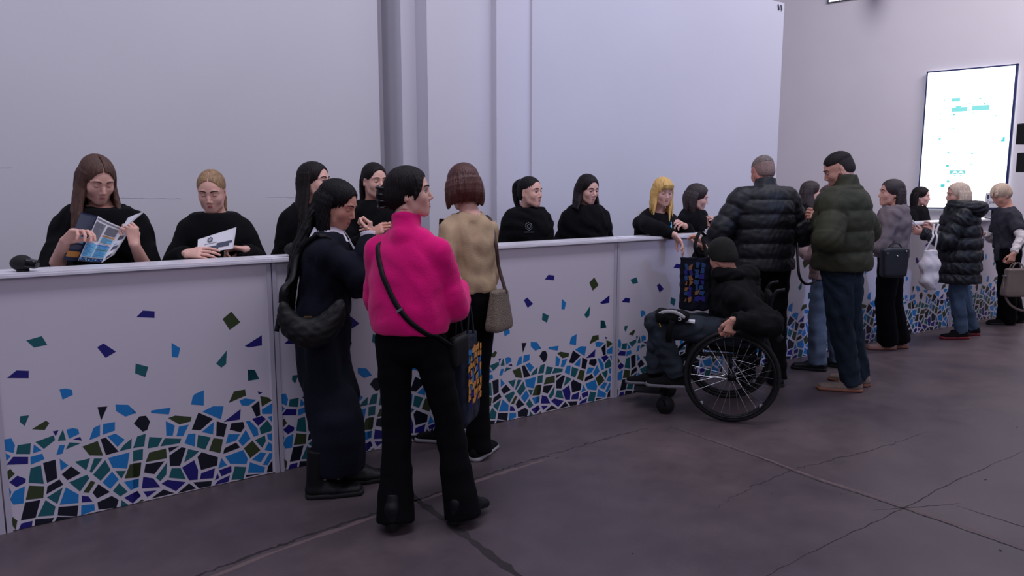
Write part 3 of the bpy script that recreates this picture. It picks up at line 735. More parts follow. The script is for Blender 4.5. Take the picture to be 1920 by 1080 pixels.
# end wall, turned a little towards the room
ang = D = math.radians(103.2); du = np.array([math.cos(ang), math.sin(ang), 0]); nn = np.array([-math.sin(ang), math.cos(ang), 0])   # nn faces the camera
P0 = atD(1738, 134, 13.0); P0g = np.array([P0[0], P0[1], 0])
def onwall(px, py, off=0.):
    q = P0g + nn * off; r = ray(px, py); t = (q - CAMP) @ nn / (r @ nn); return CAMP + r * t
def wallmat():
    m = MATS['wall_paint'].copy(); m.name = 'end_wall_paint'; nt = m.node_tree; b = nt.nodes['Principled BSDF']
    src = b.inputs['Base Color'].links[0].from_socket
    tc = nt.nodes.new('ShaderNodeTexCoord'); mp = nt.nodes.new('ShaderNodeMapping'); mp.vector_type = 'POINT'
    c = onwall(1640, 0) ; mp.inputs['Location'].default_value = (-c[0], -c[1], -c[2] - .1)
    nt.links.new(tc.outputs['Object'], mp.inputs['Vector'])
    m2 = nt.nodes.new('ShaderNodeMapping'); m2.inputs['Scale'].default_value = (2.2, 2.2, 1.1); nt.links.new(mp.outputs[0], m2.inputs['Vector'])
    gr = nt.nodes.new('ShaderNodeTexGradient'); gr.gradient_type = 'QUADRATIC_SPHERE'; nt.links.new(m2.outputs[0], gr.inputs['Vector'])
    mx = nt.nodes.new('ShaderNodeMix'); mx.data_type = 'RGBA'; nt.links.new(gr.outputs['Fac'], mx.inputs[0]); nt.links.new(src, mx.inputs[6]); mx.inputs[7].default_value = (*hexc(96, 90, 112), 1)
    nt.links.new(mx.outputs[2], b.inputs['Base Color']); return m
A = P0g + du * 11; Bq = P0g - du * 9; bk = -nn * .1
mb = MB(); V = [A, Bq, Bq + bk, A + bk]; V = V + [v + np.array([0, 0, HW]) for v in V]
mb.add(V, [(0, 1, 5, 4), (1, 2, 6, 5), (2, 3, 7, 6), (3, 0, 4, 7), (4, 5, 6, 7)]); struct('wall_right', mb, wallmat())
# high window in the end wall
mat('window_glow', (250, 250, 255), emit=2.2, rough=.3)
wl = onwall(1554, 4, .03)
def wq(c, w_, h_, m, mb, d0=.0, d1=.03):
    V = []
    for dd in (d0, d1):
        for (a, z) in ((0, 0), (w_, 0), (w_, h_), (0, h_)): V.append(c - du * a + np.array([0, 0, z]) + nn * dd)
    mb.add(V, [(4, 5, 6, 7), (0, 3, 2, 1), (0, 1, 5, 4), (1, 2, 6, 5), (2, 3, 7, 6), (3, 0, 4, 7)], m)
mb = MB(); wq(wl, .9, .7, 0, mb, -.02, .0); wo = struct('window_1', mb, MATS['window_glow'])
mb = MB()
for a, z, w_, h_ in ((-.02, -.02, .94, .02), (-.02, .7, .94, .02), (-.02, 0, .02, .7), (.9, 0, .02, .7), (.19, 0, .012, .7), (.55, 0, .012, .7)):
    wq(wl - du * a + np.array([0, 0, z]), w_, h_, 0, mb, -.02, .012)
mb.build('window_frame', MATS['seam_dark'], wo)

# ------------------------------------------------------------------ the lit map screen
SD = .10
s_tl = onwall(1738, 134, SD); s_tr = onwall(1910, 120, SD); s_bl = onwall(1733.5, 391, SD)
sw_ = float(np.linalg.norm((s_tr - s_tl)[:2])); zt = (s_tl[2] + s_tr[2]) / 2; zb = s_bl[2]; sh_ = zt - zb
scr = empty('map_screen', tuple(np.array([(s_tl + s_tr)[0] / 2, (s_tl + s_tr)[1] / 2, zb]))); tag(scr, 'tall brightly lit white screen with a faint turquoise site map, on the end wall', 'screen')
org = np.array([s_tl[0], s_tl[1], zb])
def S(u, v, d=0.): return org - du * (u * sw_) + np.array([0, 0, v * sh_]) + nn * d
def quadbox(mb, u0, v0, u1, v1, d0, d1, m=0):
    V = [S(u, v, d) for d in (d0, d1) for (u, v) in ((u0, v0), (u1, v0), (u1, v1), (u0, v1))]
    mb.add(V, [(4, 5, 6, 7), (0, 3, 2, 1), (0, 1, 5, 4), (1, 2, 6, 5), (2, 3, 7, 6), (3, 0, 4, 7)], m)
mat('screen_frame', (22, 40, 92), rough=.35); mat('screen_white', (250, 254, 255), emit=1.9, rough=.3); mat('map_turq', (80, 205, 200), emit=.5, rough=.4); mat('map_pale', (128, 214, 208), emit=.5, rough=.4); mat('map_text', (170, 190, 190), emit=.7, rough=.4)
mb = MB(); f = .016; fh = .010
quadbox(mb, 0, 0, 1, fh, -.06, .01); quadbox(mb, 0, 1 - fh, 1, 1, -.06, .01); quadbox(mb, 0, 0, f, 1, -.06, .01); quadbox(mb, 1 - f * 1.6, 0, 1, 1, -.06, .01); mb.build('frame', MATS['screen_frame'], scr)
mb = MB(); quadbox(mb, f, fh, 1 - f * 1.6, 1 - fh, -.05, .0); mb.build('display', MATS['screen_white'], scr)
mb = MB(); e = .0015
def mapq(x0, y0, x1, y1, m):   # photo pixels on the screen, first two columns straightened
    def uv(px, py):
        p = onwall(px, py, SD); return float((org - p) @ du) / sw_, (p[2] - zb) / sh_
    a = uv(x0, y0); b = uv(x1, y1); quadbox(mb, a[0], b[1], b[0], a[1], -.001, e, m)
for x0, y0, x1, y1, m in ((1784, 184, 1800, 190, 1), (1784, 202, 1813.5, 208.5, 1), (1792, 199, 1802, 203, 1), (1823, 198.5, 1854.5, 206, 1), (1780.5, 319.5, 1810, 326, 1), (1775, 338, 1780, 342, 1),
    (1817, 194, 1820, 196, 0), (1825, 194.5, 1827.5, 197, 0), (1845, 192.5, 1847, 196.5, 0), (1817, 205, 1820, 207, 0), (1787, 213, 1790.5, 216, 0), (1836, 184, 1840, 185.5, 0), (1770, 187, 1772, 189, 0), (1762, 212, 1764, 213.5, 0),
    (1762, 223, 1764, 225, 0), (1787, 240, 1789, 242, 0), (1760, 259.5, 1764, 262, 0), (1877, 262, 1884, 265.5, 0), (1880, 257, 1884, 262, 0), (1776, 285, 1780, 287, 0), (1821, 287, 1825, 289, 0), (1774, 309, 1779, 313, 0), (1820, 307, 1822, 309, 0), (1866, 216, 1869, 217.5, 0), (1884, 217, 1886, 218.5, 0),
    (1764, 345, 1771, 351, 0), (1786, 255, 1787, 257, 0), (1822, 265, 1823.5, 267, 0), (1824, 211, 1825.5, 213, 0)): mapq(x0, y0, x1, y1, m)
for px in (1790.5, 1801.5):
    c = onwall(px, 326, SD); u0 = float((org - c) @ du); z0 = c[2] - zb
    V = [S(u0 / sw_ + .045 * math.cos(a) * .62, z0 / sh_ + .022 * math.sin(a) * .9, .0025) for a in np.linspace(0, 2 * math.pi, 14, endpoint=False)]; mb.add(V, [tuple(range(14))[::-1]], 2)
    quadbox(mb, u0 / sw_ - .02, z0 / sh_ - .003, u0 / sw_ + .02, z0 / sh_ + .006, .002, .004, 0); quadbox(mb, u0 / sw_ - .014, z0 / sh_ - .016, u0 / sw_ + .014, z0 / sh_ - .010, .002, .004, 0)
mb.build('site_map', [MATS['map_turq'], MATS['map_pale'], MATS['screen_white']], scr)
def text(name, body, size, loc, R, m, parent, ext=.0004, align='LEFT', bold=0.):
    cu = bpy.data.curves.new(name, 'FONT'); cu.body = body; cu.size = size; cu.extrude = ext; cu.align_x = align; cu.offset = bold
    cu.materials.append(m)
    tmp = bpy.data.objects.new('tmp_text', cu); COL.objects.link(tmp); bpy.context.view_layer.update()
    me = bpy.data.meshes.new_from_object(tmp.evaluated_get(bpy.context.evaluated_depsgraph_get())); bpy.data.objects.remove(tmp)
    V = np.array([v.co[:] for v in me.vertices]) if len(me.vertices) else np.zeros((0, 3)); Fc = [tuple(p.vertices) for p in me.polygons]
    if not len(V): return None
    return obj(name, np.array(loc) + V @ np.array(R).T, Fc, m, parent, smooth=False)
text('heading', 'МАПА ЗАХОДУ', .082, S(.27, .838, .002), np.stack([-du, np.array([0, 0, 1.]), nn], 1), MATS['map_text'], scr)

# ------------------------------------------------------------------ loudspeakers at the right edge
for i, (y0, y1, lab) in enumerate(((229, 268, 'upper of the two black loudspeaker boxes hanging at the right edge'), (285, 322, 'lower of the two black loudspeaker boxes hanging at the right edge'))):
    c = atD(1913 , (y0 + y1) / 2, 10.0); hh = (y1 - y0) / F_PX * 10.0 / 2
    r = empty('loudspeaker', (c[0], c[1], c[2] - hh)); tag(r, lab, 'speaker', 'hanging loudspeakers'); R = rotz(YAW - math.pi / 2 + .25)
    mb = MB(); mb.box((.27, -.12, -hh), (.9, .30, hh), rot=R, c=c); mb.build('cabinet', MATS['black_rubber'], r)
    mb = MB(); mb.box((.29, -.132, -hh * .88), (.88, -.118, hh * .88), rot=R, c=c); mb.build('grille', MATS['dark_metal'], r)
    mb = MB(); mb.box((.33, .0, hh - .002), (.39, .05, hh + (.09 if i == 1 else .3)), rot=R, c=c); mb.build('bracket', MATS['dark_metal'], r)

# ------------------------------------------------------------------ the reception counter
MOS = 'b251,635 276,636 301,625 303,601 260,585|t90,536 124,534 103,487 86,511|o130,467 187,497 200,483 179,453|n210,441 233,441 220,415|t251,442 260,387 227,391 232,405|b265,438 291,441 313,431 316,408 272,392|n288,386 318,392 325,372|t139,404 213,421 216,397 169,364|t70,403 121,402 114,351 61,363|b132,394 160,359 125,352|b20,440 49,440 60,405 52,369 17,389|b16,377 41,357 14,334|n49,352 106,339 103,306 21,320|b114,337 161,343 168,315 113,300|b231,368 255,366 241,326 216,324|t273,374 320,361 255,343|b405,435 401,380 355,369 376,425|b418,436 469,437 466,394 412,384|b432,371 467,379 506,340 472,310|k400,524 442,520 411,455|b477,523 532,512 566,466 516,455 477,491|o324,343 390,357 408,279 351,293|k402,364 425,367 476,285 420,279|t537,339 532,290 478,286 500,314|b428,263 523,271 507,191 444,210|t288,275 352,278 332,222|t369,274 403,266 353,204 346,214|t415,255 435,201 389,156 359,194|b228,304 261,263 228,244|k271,256 309,213 252,192 231,226|t152,289 157,197 98,216 111,283|k161,297 211,303 212,212 170,198|b12,313 21,306 12,300|o11,286 34,299 49,270 18,245 9,257|n25,236 58,260 89,238 86,220 51,206|t258,180 334,200 343,181 299,123|k220,204 234,174 163,144 170,181|o99,202 157,185 150,129 81,137|b8,218 30,190 4,154|b83,203 71,123 33,127 22,155 40,189|t231,161 203,86 164,128|b243,158 293,110 289,69 212,80|k351,105 378,142 425,90 368,71|o348,167 366,154 335,108 312,116|b441,191 467,144 427,104 396,146|t455,191 501,181 479,145|o520,209 572,207 556,134 492,143|t467,125 502,72 468,56 438,92|b489,126 556,128 552,88 516,76|k138,123 113,42 55,44 78,125|t158,117 195,75 184,34 121,45|k207,70 288,56 279,3 200,29|n305,101 332,91 348,60 302,68|b300,54 354,46 355,15 295,3|k368,51 431,68 460,41 447,3 370,13|n484,45 545,66 559,37 521,6|t472,36 502,3 466,3|k17,141 20,100 16,93 1,111|b-1,86 12,76 -2,56|o25,70 42,47 32,3 1,36|n-6,17 2,5 -7,3|n56,29 100,30 95,3 44,3|k111,35 185,22 175,3 106,3|k198,24 263,3 187,3|b552,487 565,462 551,464|k578,445 607,443 624,410 609,369 588,364 551,413|b632,465 723,464 712,430 631,452|b886,528 881,447 820,463 830,503 841,515|t1114,604 1147,598 1171,543 1112,542|o1037,497 1094,498 1098,464 1006,439|n1159,477 1186,466 1165,457|b1062,443 1092,449 1151,431 1108,406 1072,413|o1172,448 1211,435 1235,414 1178,388|b1177,372 1235,398 1232,338 1178,347|k1166,425 1168,341 1145,338 1123,397|b872,416 926,435 980,426 963,357|n1066,395 1060,338 975,340|o708,412 741,419 819,398 813,374 758,369|k853,414 924,367 857,318 816,330|b696,398 737,367 724,316 694,322|b756,358 803,359 773,304 741,310|b927,351 919,284 864,308|k941,351 992,325 973,259 934,273|k1014,326 1076,322 1082,292 1060,267 1004,292|b1089,323 1110,322 1150,270 1153,233 1128,228|n1122,330 1176,337 1198,315 1154,284|t1204,308 1228,265 1224,242 1166,235 1160,272|b1207,325 1231,327 1229,289|t562,345 601,351 590,288 540,289|t616,331 675,315 652,273 604,274|t686,310 763,292 756,270 663,272|b798,311 834,306 826,237 777,265|t845,296 907,270 876,211 835,232|b996,270 1056,257 1035,227 980,219|b1087,276 1110,223 1067,189 1045,221|o1119,209 1160,146 1103,113 1072,175|t1133,209 1188,224 1191,191 1170,157|b1200,230 1227,230 1225,184 1201,202|t539,276 584,276 579,221 535,221|o611,251 689,256 690,204 591,205|k700,257 752,256 703,232|k762,247 783,238 750,151 702,160 702,215|t793,231 845,207 815,185 770,163|o920,263 968,248 950,174 894,201|k969,187 976,198 1034,216 1053,184 965,167|b1206,183 1225,165 1222,126 1182,143|k857,200 937,155 930,111 849,104 836,178|b974,150 1069,167 1090,113 1082,84 997,105|b954,148 981,101 935,92|b1160,135 1190,121 1159,78 1111,102|b1207,119 1223,115 1220,87 1194,53 1168,60|o535,212 572,208 562,141 530,140|k590,195 678,191 627,134 581,153|t690,183 682,119 652,91 633,114|n819,165 835,108 830,56 788,63 758,139|t709,146 752,137 773,72 693,100|n849,87 919,99 907,46 841,56|n938,83 1002,92 1002,58 949,46|t1020,85 1080,68 1061,3 999,15|b1100,91 1180,44 1173,15 1086,34|k1221,74 1221,10 1188,12 1197,46|b529,125 556,128 552,84 527,80|n576,132 621,113 651,59 566,73|n686,90 772,57 722,20 657,76|n930,70 938,40 915,32|n932,27 993,42 984,8 912,7|k1077,25 1160,12 1074,11|n571,56 633,46 588,21|k664,44 715,11 604,10|k787,47 821,10 729,7|k806,47 900,33 894,6 834,8|n544,66 559,35 522,11 525,58|o564,18 572,7 540,5|n595,942 626,972 678,963 676,930|o998,890 1044,925 1087,864 1031,829|t139,882 200,895 218,852 166,846|n418,815 446,830 496,783 450,759|b746,796 785,763 772,717 743,723|n1104,734 1196,781 1194,726 1123,723|t578,713 633,688 616,639 572,665|t1011,722 1004,650 979,634 954,660|n54,720 92,750 138,741 135,707|t1113,603 1150,597 1170,546 1112,543'
def mosaic_faces():
    out = []
    for t in MOS.split('|'):
        c = t[0]; P = [tuple(int(v) / 1000 for v in q.split(',')) for q in t[1:].split(' ')]
        a = sum(P[i][0] * P[(i + 1) % len(P)][1] - P[(i + 1) % len(P)][0] * P[i][1] for i in range(len(P)))
        if a < 0: P = P[::-1]
        out.append(('btokn'.index(c), P))
    return out
MF = mosaic_faces()
UX = [-1.263, 0, 1.263, 2.526, 3.789, 5.052, 6.30, 7.56, 8.81, 9.99]
UY = [3.975, 3.975, 3.977, 3.975, 3.970, 3.952, 3.915, 3.880, 3.842, 3.800]
ULAB = ['white counter unit just beyond the left edge, beside the first full mosaic panel', 'mosaic printed counter unit below the two clerks at far left who are reading',
 'mosaic printed counter unit behind the woman in the long navy dress and the pink sweater', 'mosaic printed counter unit with the clerk with high black ponytail behind it', 'mosaic printed counter unit in front of which the wheelchair knees are',
 'mosaic printed counter unit behind the man in the black puffer jacket', 'mosaic printed counter unit behind the man in the olive jacket', 'mosaic printed counter unit behind the white tote bag, right of the grey blazer', 'last mosaic printed counter unit, behind the woman in the long black puffer coat']
TOPZ = 1.172
for i in range(9):
    a = np.array([UX[i], UY[i], 0]); b = np.array([UX[i + 1], UY[i + 1], 0]); d = unit(b - a); L = np.linalg.norm(b - a) - .006; n = np.array([d[1], -d[0], 0]); R = np.stack([d, -n, np.array([0, 0, 1.])], 1)
    r = empty('counter_unit', tuple(a + d * L / 2)); tag(r, ULAB[i], 'reception counter', 'counter units in one long row')
    mb = MB(); mb.box((.018, .004, .004), (L - .018, .022, TOPZ), rot=R, c=a); mb.build('front_panel', MATS['panel_white'], r)
    for x in (0., L - .022):
        mb = MB(); mb.box((x, -.004, .0), (x + .022, .03, TOPZ), rot=R, c=a); mb.box((x + .004, .03, .0), (x + .018, .22, TOPZ), rot=R, c=a); mb.build('side_frame', MATS['panel_frame'], r)
    mb = MB(); mb.box((-.002, -.022, TOPZ), (L + .002, .215, TOPZ + .011), rot=R, c=a); mb.box((-.002, -.018, TOPZ + .0105), (L + .002, .21, TOPZ + .019), rot=R, c=a); mb.build('worktop', MATS['top_white'], r)
    mb = MB(); sc = L / 1.257
    for m, P in MF:
        Q = [(min(max(x * sc, .019), L - .019), z) for x, z in P]
        mb.add([a + R @ np.array([x, .0035, z]) for x, z in Q], [tuple(range(len(Q)))], m)
    mb.build('mosaic_print', [MATS['m_' + c] for c in 'btokn'], r)
def tz(x):   # counter line at X
    return float(np.interp(x, UX, UY))
CT = TOPZ + .019
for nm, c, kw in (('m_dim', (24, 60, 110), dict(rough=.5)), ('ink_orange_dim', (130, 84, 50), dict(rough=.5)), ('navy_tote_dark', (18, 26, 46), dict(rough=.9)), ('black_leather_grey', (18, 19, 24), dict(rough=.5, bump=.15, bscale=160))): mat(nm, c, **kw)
# ------------------------------------------------------------------ the people
M_ = MATS
def hair_obj(root, fig, m, fn, vox=.004, amp=.0007, name='hair'):
    b = Blob(vox); fn(b); V, Q = b.mesh(); V, Q = strands(V, Q, amp, fig=fig); return obj(name, V, Q, M_[m], root)
def garment(root, name, VQ, m): return obj(name, VQ[0], VQ[1], M_[m], root)
def short_hair(r, f, m_top, m_fade, th, line):
    hs = f.hs
    def T(b):
        b.ell(f.hp(0, -.018, .044), np.array([.073 + th, .094 + th, .086 + th]) * hs, .01, f.HM); b.ell(f.hp(0, .012, .048), np.array([.064 + th, .074 + th, .070 + th]) * hs, .02, f.HM)
        b.plane(f.hp(0, -.06, .052), f.HM @ np.array([0, -.12, -1.]), .012)
        b.ell(f.hp(0, .108, .018 - line), np.array([.066, .060, .066]) * hs, .008, f.HM, 'd')
    def Fd(b):
        b.ell(f.hp(0, -.018, .040), np.array([.0765, .0955, .0865]) * hs, .01, f.HM); b.ell(f.hp(0, -.045, -.008), np.array([.068, .066, .062]) * hs, .02, f.HM)
        b.ell(f.hp(0, .105, .0), np.array([.085, .088, .105]) * hs, .008, f.HM, 'd')
        for q in (-1, 1): b.ell(f.hp(q * .088, .006, -.022), np.array([.034, .028, .036]) * hs, .006, f.HM, 'd')
        b.plane(f.hp(0, -.08, -.050), f.HM @ np.array([0, .2, -1.]), .006)
    hair_obj(r, f, m_fade, Fd, .0035, 0, 'hair_fade'); hair_obj(r, f, m_top, T, .0035, .0005)
mat('fade_dark', (40, 28, 27), rough=.8, var=.3, vscale=90, bump=.3, bscale=220); mat('fade_grey', (140, 112, 104), rough=.8, var=.25, vscale=90, bump=.3, bscale=220)
mat('sole_grey', (112, 108, 114), rough=.7)
SW_SL = (.066, .068, .045)
def lower(root, f, seed=0, shoe='black_rubber', **kw):
    kw.setdefault('top_z', .98); m = kw.pop('m', 'black_trousers')
    garment(root, 'trousers', trousers(f, vox=kw.pop('vox', .014), seed=seed, **kw), m); shoes(root, f, M_[shoe])

# 1 clerk reading the big brochure
def clerk_brochure():
    f = Fig(atY(182, 338, 4.50), -162, hface=-132, hpitch=-26, hs=.97, lean=.14, slean=-.07, wide=1.15, sw=1.12)
    R_ = -_rt; 
    f.arm('R', atY(122, 452, 4.28), (.35, -.1, -1))
    f.hd['R'] = (_rt * .75 + np.array([0, 0, .55]), -_fw * .3 + np.array([0, 0, -.6]) + _rt * .5, .75)
    f.arm('L', atY(252, 458, 4.28), (.2, -.1, -1))
    f.hd['L'] = (-_rt * .1 + np.array([0, 0, 1.]), -_rt * 1. + _fw * .4, 1.15)
    r = make_person(f, 'clerk with long brown hair in a black sweatshirt reading an open brochure', skin='skin_light', gaze=(0, -25), lid=.85, brow='brow_brown', lips='lips_pale', hv=.0028, arms_vox=.005)
    garment(r, 'sweatshirt', top(f, .03, .84, (.060, .076, .064), cuff=.12, wr=.005, seed=1, puff=.012, vox=.007), 'black_knit')
    lower(r, f)
    def H(b):
        scalp(b, f, .010, line=.004, part=True)
        locks(b, f, 100, 260, 22, .25, .012, 3, out=.010, sway=.010, inward=-.01)
        front_hair(b, f, 1, .30); front_hair(b, f, -1, .26)
    hair_obj(r, f, 'hair_brown', H); return f
# 2 blonde clerk with tied back hair
def clerk_newsletter():
    f = Fig(atY(397, 360, 4.48), -172, hface=-170, hpitch=-18, hs=.95, sw=.98, wide=1.0, lean=.04)
    f.arm('L', atY(462, 468, 4.28), (.25, -.2, -1)); f.hd['L'] = (-_rt * 1. + np.array([0, 0, .12]), -_fw * .2 + np.array([0, 0, -.8]), .8)
    f.arm('R', atY(348, 476, 4.28), (.45, -.2, -1)); f.hd['R'] = (_rt * 1. + np.array([0, 0, .08]), _fw * .5 + np.array([0, 0, -.5]), .3)
    r = make_person(f, 'blonde clerk with tied back hair in a black crew neck holding a newsletter', skin='skin_light', gaze=(0, -25), lid=.8, brow='brow_dark', lips='lips_rose', hv=.0028)
    garment(r, 'sweatshirt', top(f, .035, .84, (.062, .080, .045), wr=.004, seed=2, puff=.025, vox=.007, wl=.14), 'black_knit')
    lower(r, f)
    def H(b):
        scalp(b, f, .004, line=-.004, side=.004, low=.86, ears=True, part=True)
        b.ell(f.hp(0, -.118, .0), np.array([.022, .022, .022]) * f.hs, .01)
        b.chain([f.hp(0, -.12, .0), f.hp(.01, -.13, -.06), f.hp(.035, -.10, -.15)], [.02, .024, .014], .008)
        b.chain([f.hp(-.02, -.11, .0), f.hp(-.05, -.08, -.06), f.hp(-.058, -.05, -.13)], [.014, .014, .008], .008)
    hair_obj(r, f, 'hair_darkblonde', H, amp=.0008); return f
# 3 clerk facing right, smiling
def clerk_smiling():
    f = Fig(atY(590, 342, 4.50), -135, hface=-106, hpitch=2, hs=.95, wide=1.0, sw=.98, lean=.06)
    r = make_person(f, 'dark haired clerk in black smiling to the right behind the long navy dress', skin='skin_light', lid=.4, brow='brow_dark', lips='lips_rose')
    garment(r, 'sweatshirt', top(f, .03, .84, (.058, .070, .05), wr=.005, seed=3), 'black_knit'); lower(r, f)
    def H(b):
        scalp(b, f, .009, line=.0)
        locks(b, f, 100, 270, 18, .22, .013, 8, out=.006, sway=.012); front_hair(b, f, 1, .34, fwd=.03, side=.05, a0=80, a1=140); front_hair(b, f, -1, .2, fwd=.03)
    hair_obj(r, f, 'hair_dark', H); return f
# 4 clerk behind the pink jumper
def clerk_tied():
    f = Fig(atY(702, 340, 4.72), -160, hface=-140, hpitch=-5, hs=.95, wide=.98, sw=.95)
    f.arm('L', atY(716, 446, 4.48), (.6, -.2, -1)); f.arm('R', atY(694, 440, 4.48), (.5, -.2, -1)); f.hd['R'] = (np.array([0, 0, 1.]), -_rt * 1., 1.1)
    r = make_person(f, 'dark haired clerk in black crew neck, half hidden behind the pink jumper woman', skin='skin_light', lid=.65, brow='brow_dark', lips='lips_red')
    garment(r, 'sweatshirt', top(f, .026, .84, (.056, .066, .046), wr=.005, seed=4), 'black_knit'); lower(r, f)
    mb = MB(); c = f.T(.02, .15, 1.20 * f.s)
    def H(b):
        scalp(b, f, .007, side=.002, low=.9, ears=True)
        locks(b, f, 125, 235, 12, .20, .014, 8, out=.004, sway=.006, inward=.01)
    hair_obj(r, f, 'hair_dark', H); return f
# 5 clerk with ponytail and roll neck
def clerk_ponytail():
    f = Fig(atY(994, 361, 4.60), -150, hface=-128, hpitch=0, hs=.95, wide=1.1, sw=1.0)
    r = make_person(f, 'clerk with slicked back black ponytail and roll neck, standing right of the beige jumper', skin='skin_light', lid=.45, brow='brow_dark', lips='lips_pale')
    garment(r, 'sweatshirt', top(f, .036, .84, (.060, .074, .05), wr=.006, seed=5, collar=('roll', .05, .056)), 'black_knit'); lower(r, f)
    mb = MB(); emblem(mb, f, .085, 1.245, .5); mb.build('chest_emblem', M_['ink_grey'], r)
    def H(b):
        scalp(b, f, .003, side=.003, low=.9, ears=True)
        b.ell(f.hp(0, -.095, .075), np.array([.03, .035, .03]) * f.hs, .01)
        b.chain([f.hp(0, -.11, .085), f.hp(0, -.145, .04), f.hp(.0, -.14, -.06), f.hp(0, -.12, -.13)], [.022, .028, .024, .012], .01, sub=3)
    hair_obj(r, f, 'hair_black', H); return f
def emblem(mb, f, x, z, sc, hexa=True):
    k = f.s
    def P(u, v):
        zz = z * k + v; p0 = f.T(x + u, .10, zz); return surf(f, x + u, zz)
    def surf(f, x_, z_):
        zs = [.88, .98, 1.06, 1.16, 1.26, 1.335]; ry = np.interp(z_ / k, zs, [.12, .112, .102, .110, .118, .100]) * k + f._t
        rx = np.interp(z_ / k, zs, [.165, .15, .135, .142, .152, .148]) * f.wide * k + f._t
        return f.T(x_, ry * math.sqrt(max(0, 1 - (x_ / rx) ** 2)) + .012, z_)
    a = [(.025 * math.cos(t), .03 * math.sin(t)) for t in np.linspace(math.pi / 2, math.pi * 2.5, 7)[:-1]]
    mb.tube([P(u, v + .03) for u, v in a], .0022, 5, closed=True)
    mb.tube([P(u * .5, v * .5 + .03) for u, v in a], .0022, 5, closed=True)
    for i in range(9):
        u = -.035 + i * .0085; mb.tube([P(u, -.018), P(u + (.003 if i % 2 else 0), -.008)], .0016, 4)
Fig._t = .045
# 6
def clerk_longhair():
    f = Fig(atY(1102, 356, 4.58), -165, hface=-146, hpitch=-12, hs=.92, wide=1.05)
    r = make_person(f, 'clerk with loose wavy black hair over a black jacket, looking down smiling', skin='skin_light', gaze=(0, -15), lid=.6, brow='brow_dark', lips='lips_pale')
    garment(r, 'sweatshirt', top(f, .030, .84, (.058, .070, .05), wr=.006, seed=6, collar=('stand', .04, .06)), 'black_knit'); lower(r, f)
    def H(b):
        scalp(b, f, .010, line=.0)
        locks(b, f, 100, 262, 18, .13, .013, 8, out=.010, sway=.014)
        front_hair(b, f, -1, .30, fwd=.06, side=.0, wav=.010); front_hair(b, f, 1, .13, wav=.010, a0=70, a1=120)
    hair_obj(r, f, 'hair_dark', H); return f
# 7 blonde clerk reaching over the counter
def clerk_reaching():
    f = Fig(atY(1243, 361, 4.22), -158, hface=-166, hpitch=-10, hs=.88, lean=.34, wide=.98)
    f.arm('R', atY(1266, 441, 3.86), (1.0, .2, .3)); f.hd['R'] = (_rt * .55 + np.array([0, 0, -.75]) - _fw * .35, -_rt * .8 + np.array([0, 0, -.3]), .35)
    f.arm('L', atY(1284, 423, 4.15), (.8, -.2, -.7)); f.hd['L'] = (-_rt * .55 + np.array([0, 0, .3]) - _fw * .5, np.array([0, 0, -.5]) - _rt * .5, .8)
    # swap: her right arm is on the left of the picture
    r = make_person(f, 'blonde clerk with fringe in black reaching one arm over the counter to a dark tote', skin='skin_light', gaze=(0, -15), lid=.7, brow='brow_fair', lips='lips_pale', hv=.0028, arms_vox=.005)
    garment(r, 'sweatshirt', top(f, .026, .84, (.056, .062, .044), cuff=.92, wr=.006, seed=7), 'black_knit'); lower(r, f)
    mb = MB(); mb.ribbon(cat([f.T(-.05, .115, 1.36 * f.s), f.T(-.045, .165, 1.26 * f.s), f.T(-.03, .175, 1.14 * f.s)], 5), .014, .003, f.B[:, 0]); mb.build('lanyard', M_['ink_cyan'], r)
    def H(b):
        scalp(b, f, .013, line=.022)
        locks(b, f, 55, 100, 8, .15, .012, 8, out=.008, sway=.016); locks(b, f, -100, -55, 8, .19, .012, 9, out=.008, sway=.018)
        locks(b, f, 100, 260, 16, .13, .013, 10, out=.008, sway=.014)
        for i in range(7):
            x = -.045 + i * .015; b.chain([f.hp(x * .4, .06, .12), f.hp(x * .9, .098, .085), f.hp(x * 1.15, .104 - abs(x) * .4, .048)], [.009, .009, .005], .006, sub=2)
    hair_obj(r, f, 'hair_blonde', H, amp=.0015); return f
# 8
def clerk_beside():
    f = Fig(atY(1307, 371, 4.58), -140, hface=-104, hpitch=-14, hs=.93)
    f.arm('L', atY(1330, 432, 4.30), (.8, -.2, -1)); f.hd['L'] = (np.array([0, 0, 1.]) + _rt * .5, -_rt, .8)
    r = make_person(f, 'clerk with brown shoulder length hair in black looking down, right of the blonde with fringe', skin='skin_light', gaze=(0, -20), lid=.8, brow='brow_brown', lips='lips_pale')
    garment(r, 'sweatshirt', top(f, .026, .84, (.056, .066, .046), wr=.005, seed=8, collar=('stand', .03, .06)), 'black_knit'); lower(r, f)
    def H(b):
        scalp(b, f, .012, line=.0)
        locks(b, f, 78, 290, 24, .12, .014, 8, out=.014, sway=.012)
    hair_obj(r, f, 'hair_brown_dark', H); return f
mat('hair_brown_dark', (40, 22, 22), rough=.52, var=.4, vscale=30, stretch=(3, 3, .25), bump=.5, bscale=90)
# 9
def clerk_profile():
    f = Fig(atY(1521, 362, 4.50), -120, hface=-98, hpitch=0, hs=.92)
    r = make_person(f, 'clerk with long brown hair seen in right profile between the two men', skin='skin_light', lid=.45, brow='brow_dark', lips='lips_rose')
    garment(r, 'sweatshirt', top(f, .026, .84, (.056, .066, .046), wr=.005, seed=9), 'black_knit'); lower(r, f)
    def H(b):
        scalp(b, f, .010, line=.0)
        locks(b, f, 100, 270, 18, .22, .013, 8, out=.008, sway=.01); front_hair(b, f, 1, .28, fwd=.04, a0=84, a1=130); front_hair(b, f, -1, .30, fwd=.06, side=0)
    hair_obj(r, f, 'hair_brown_dark', H); return f
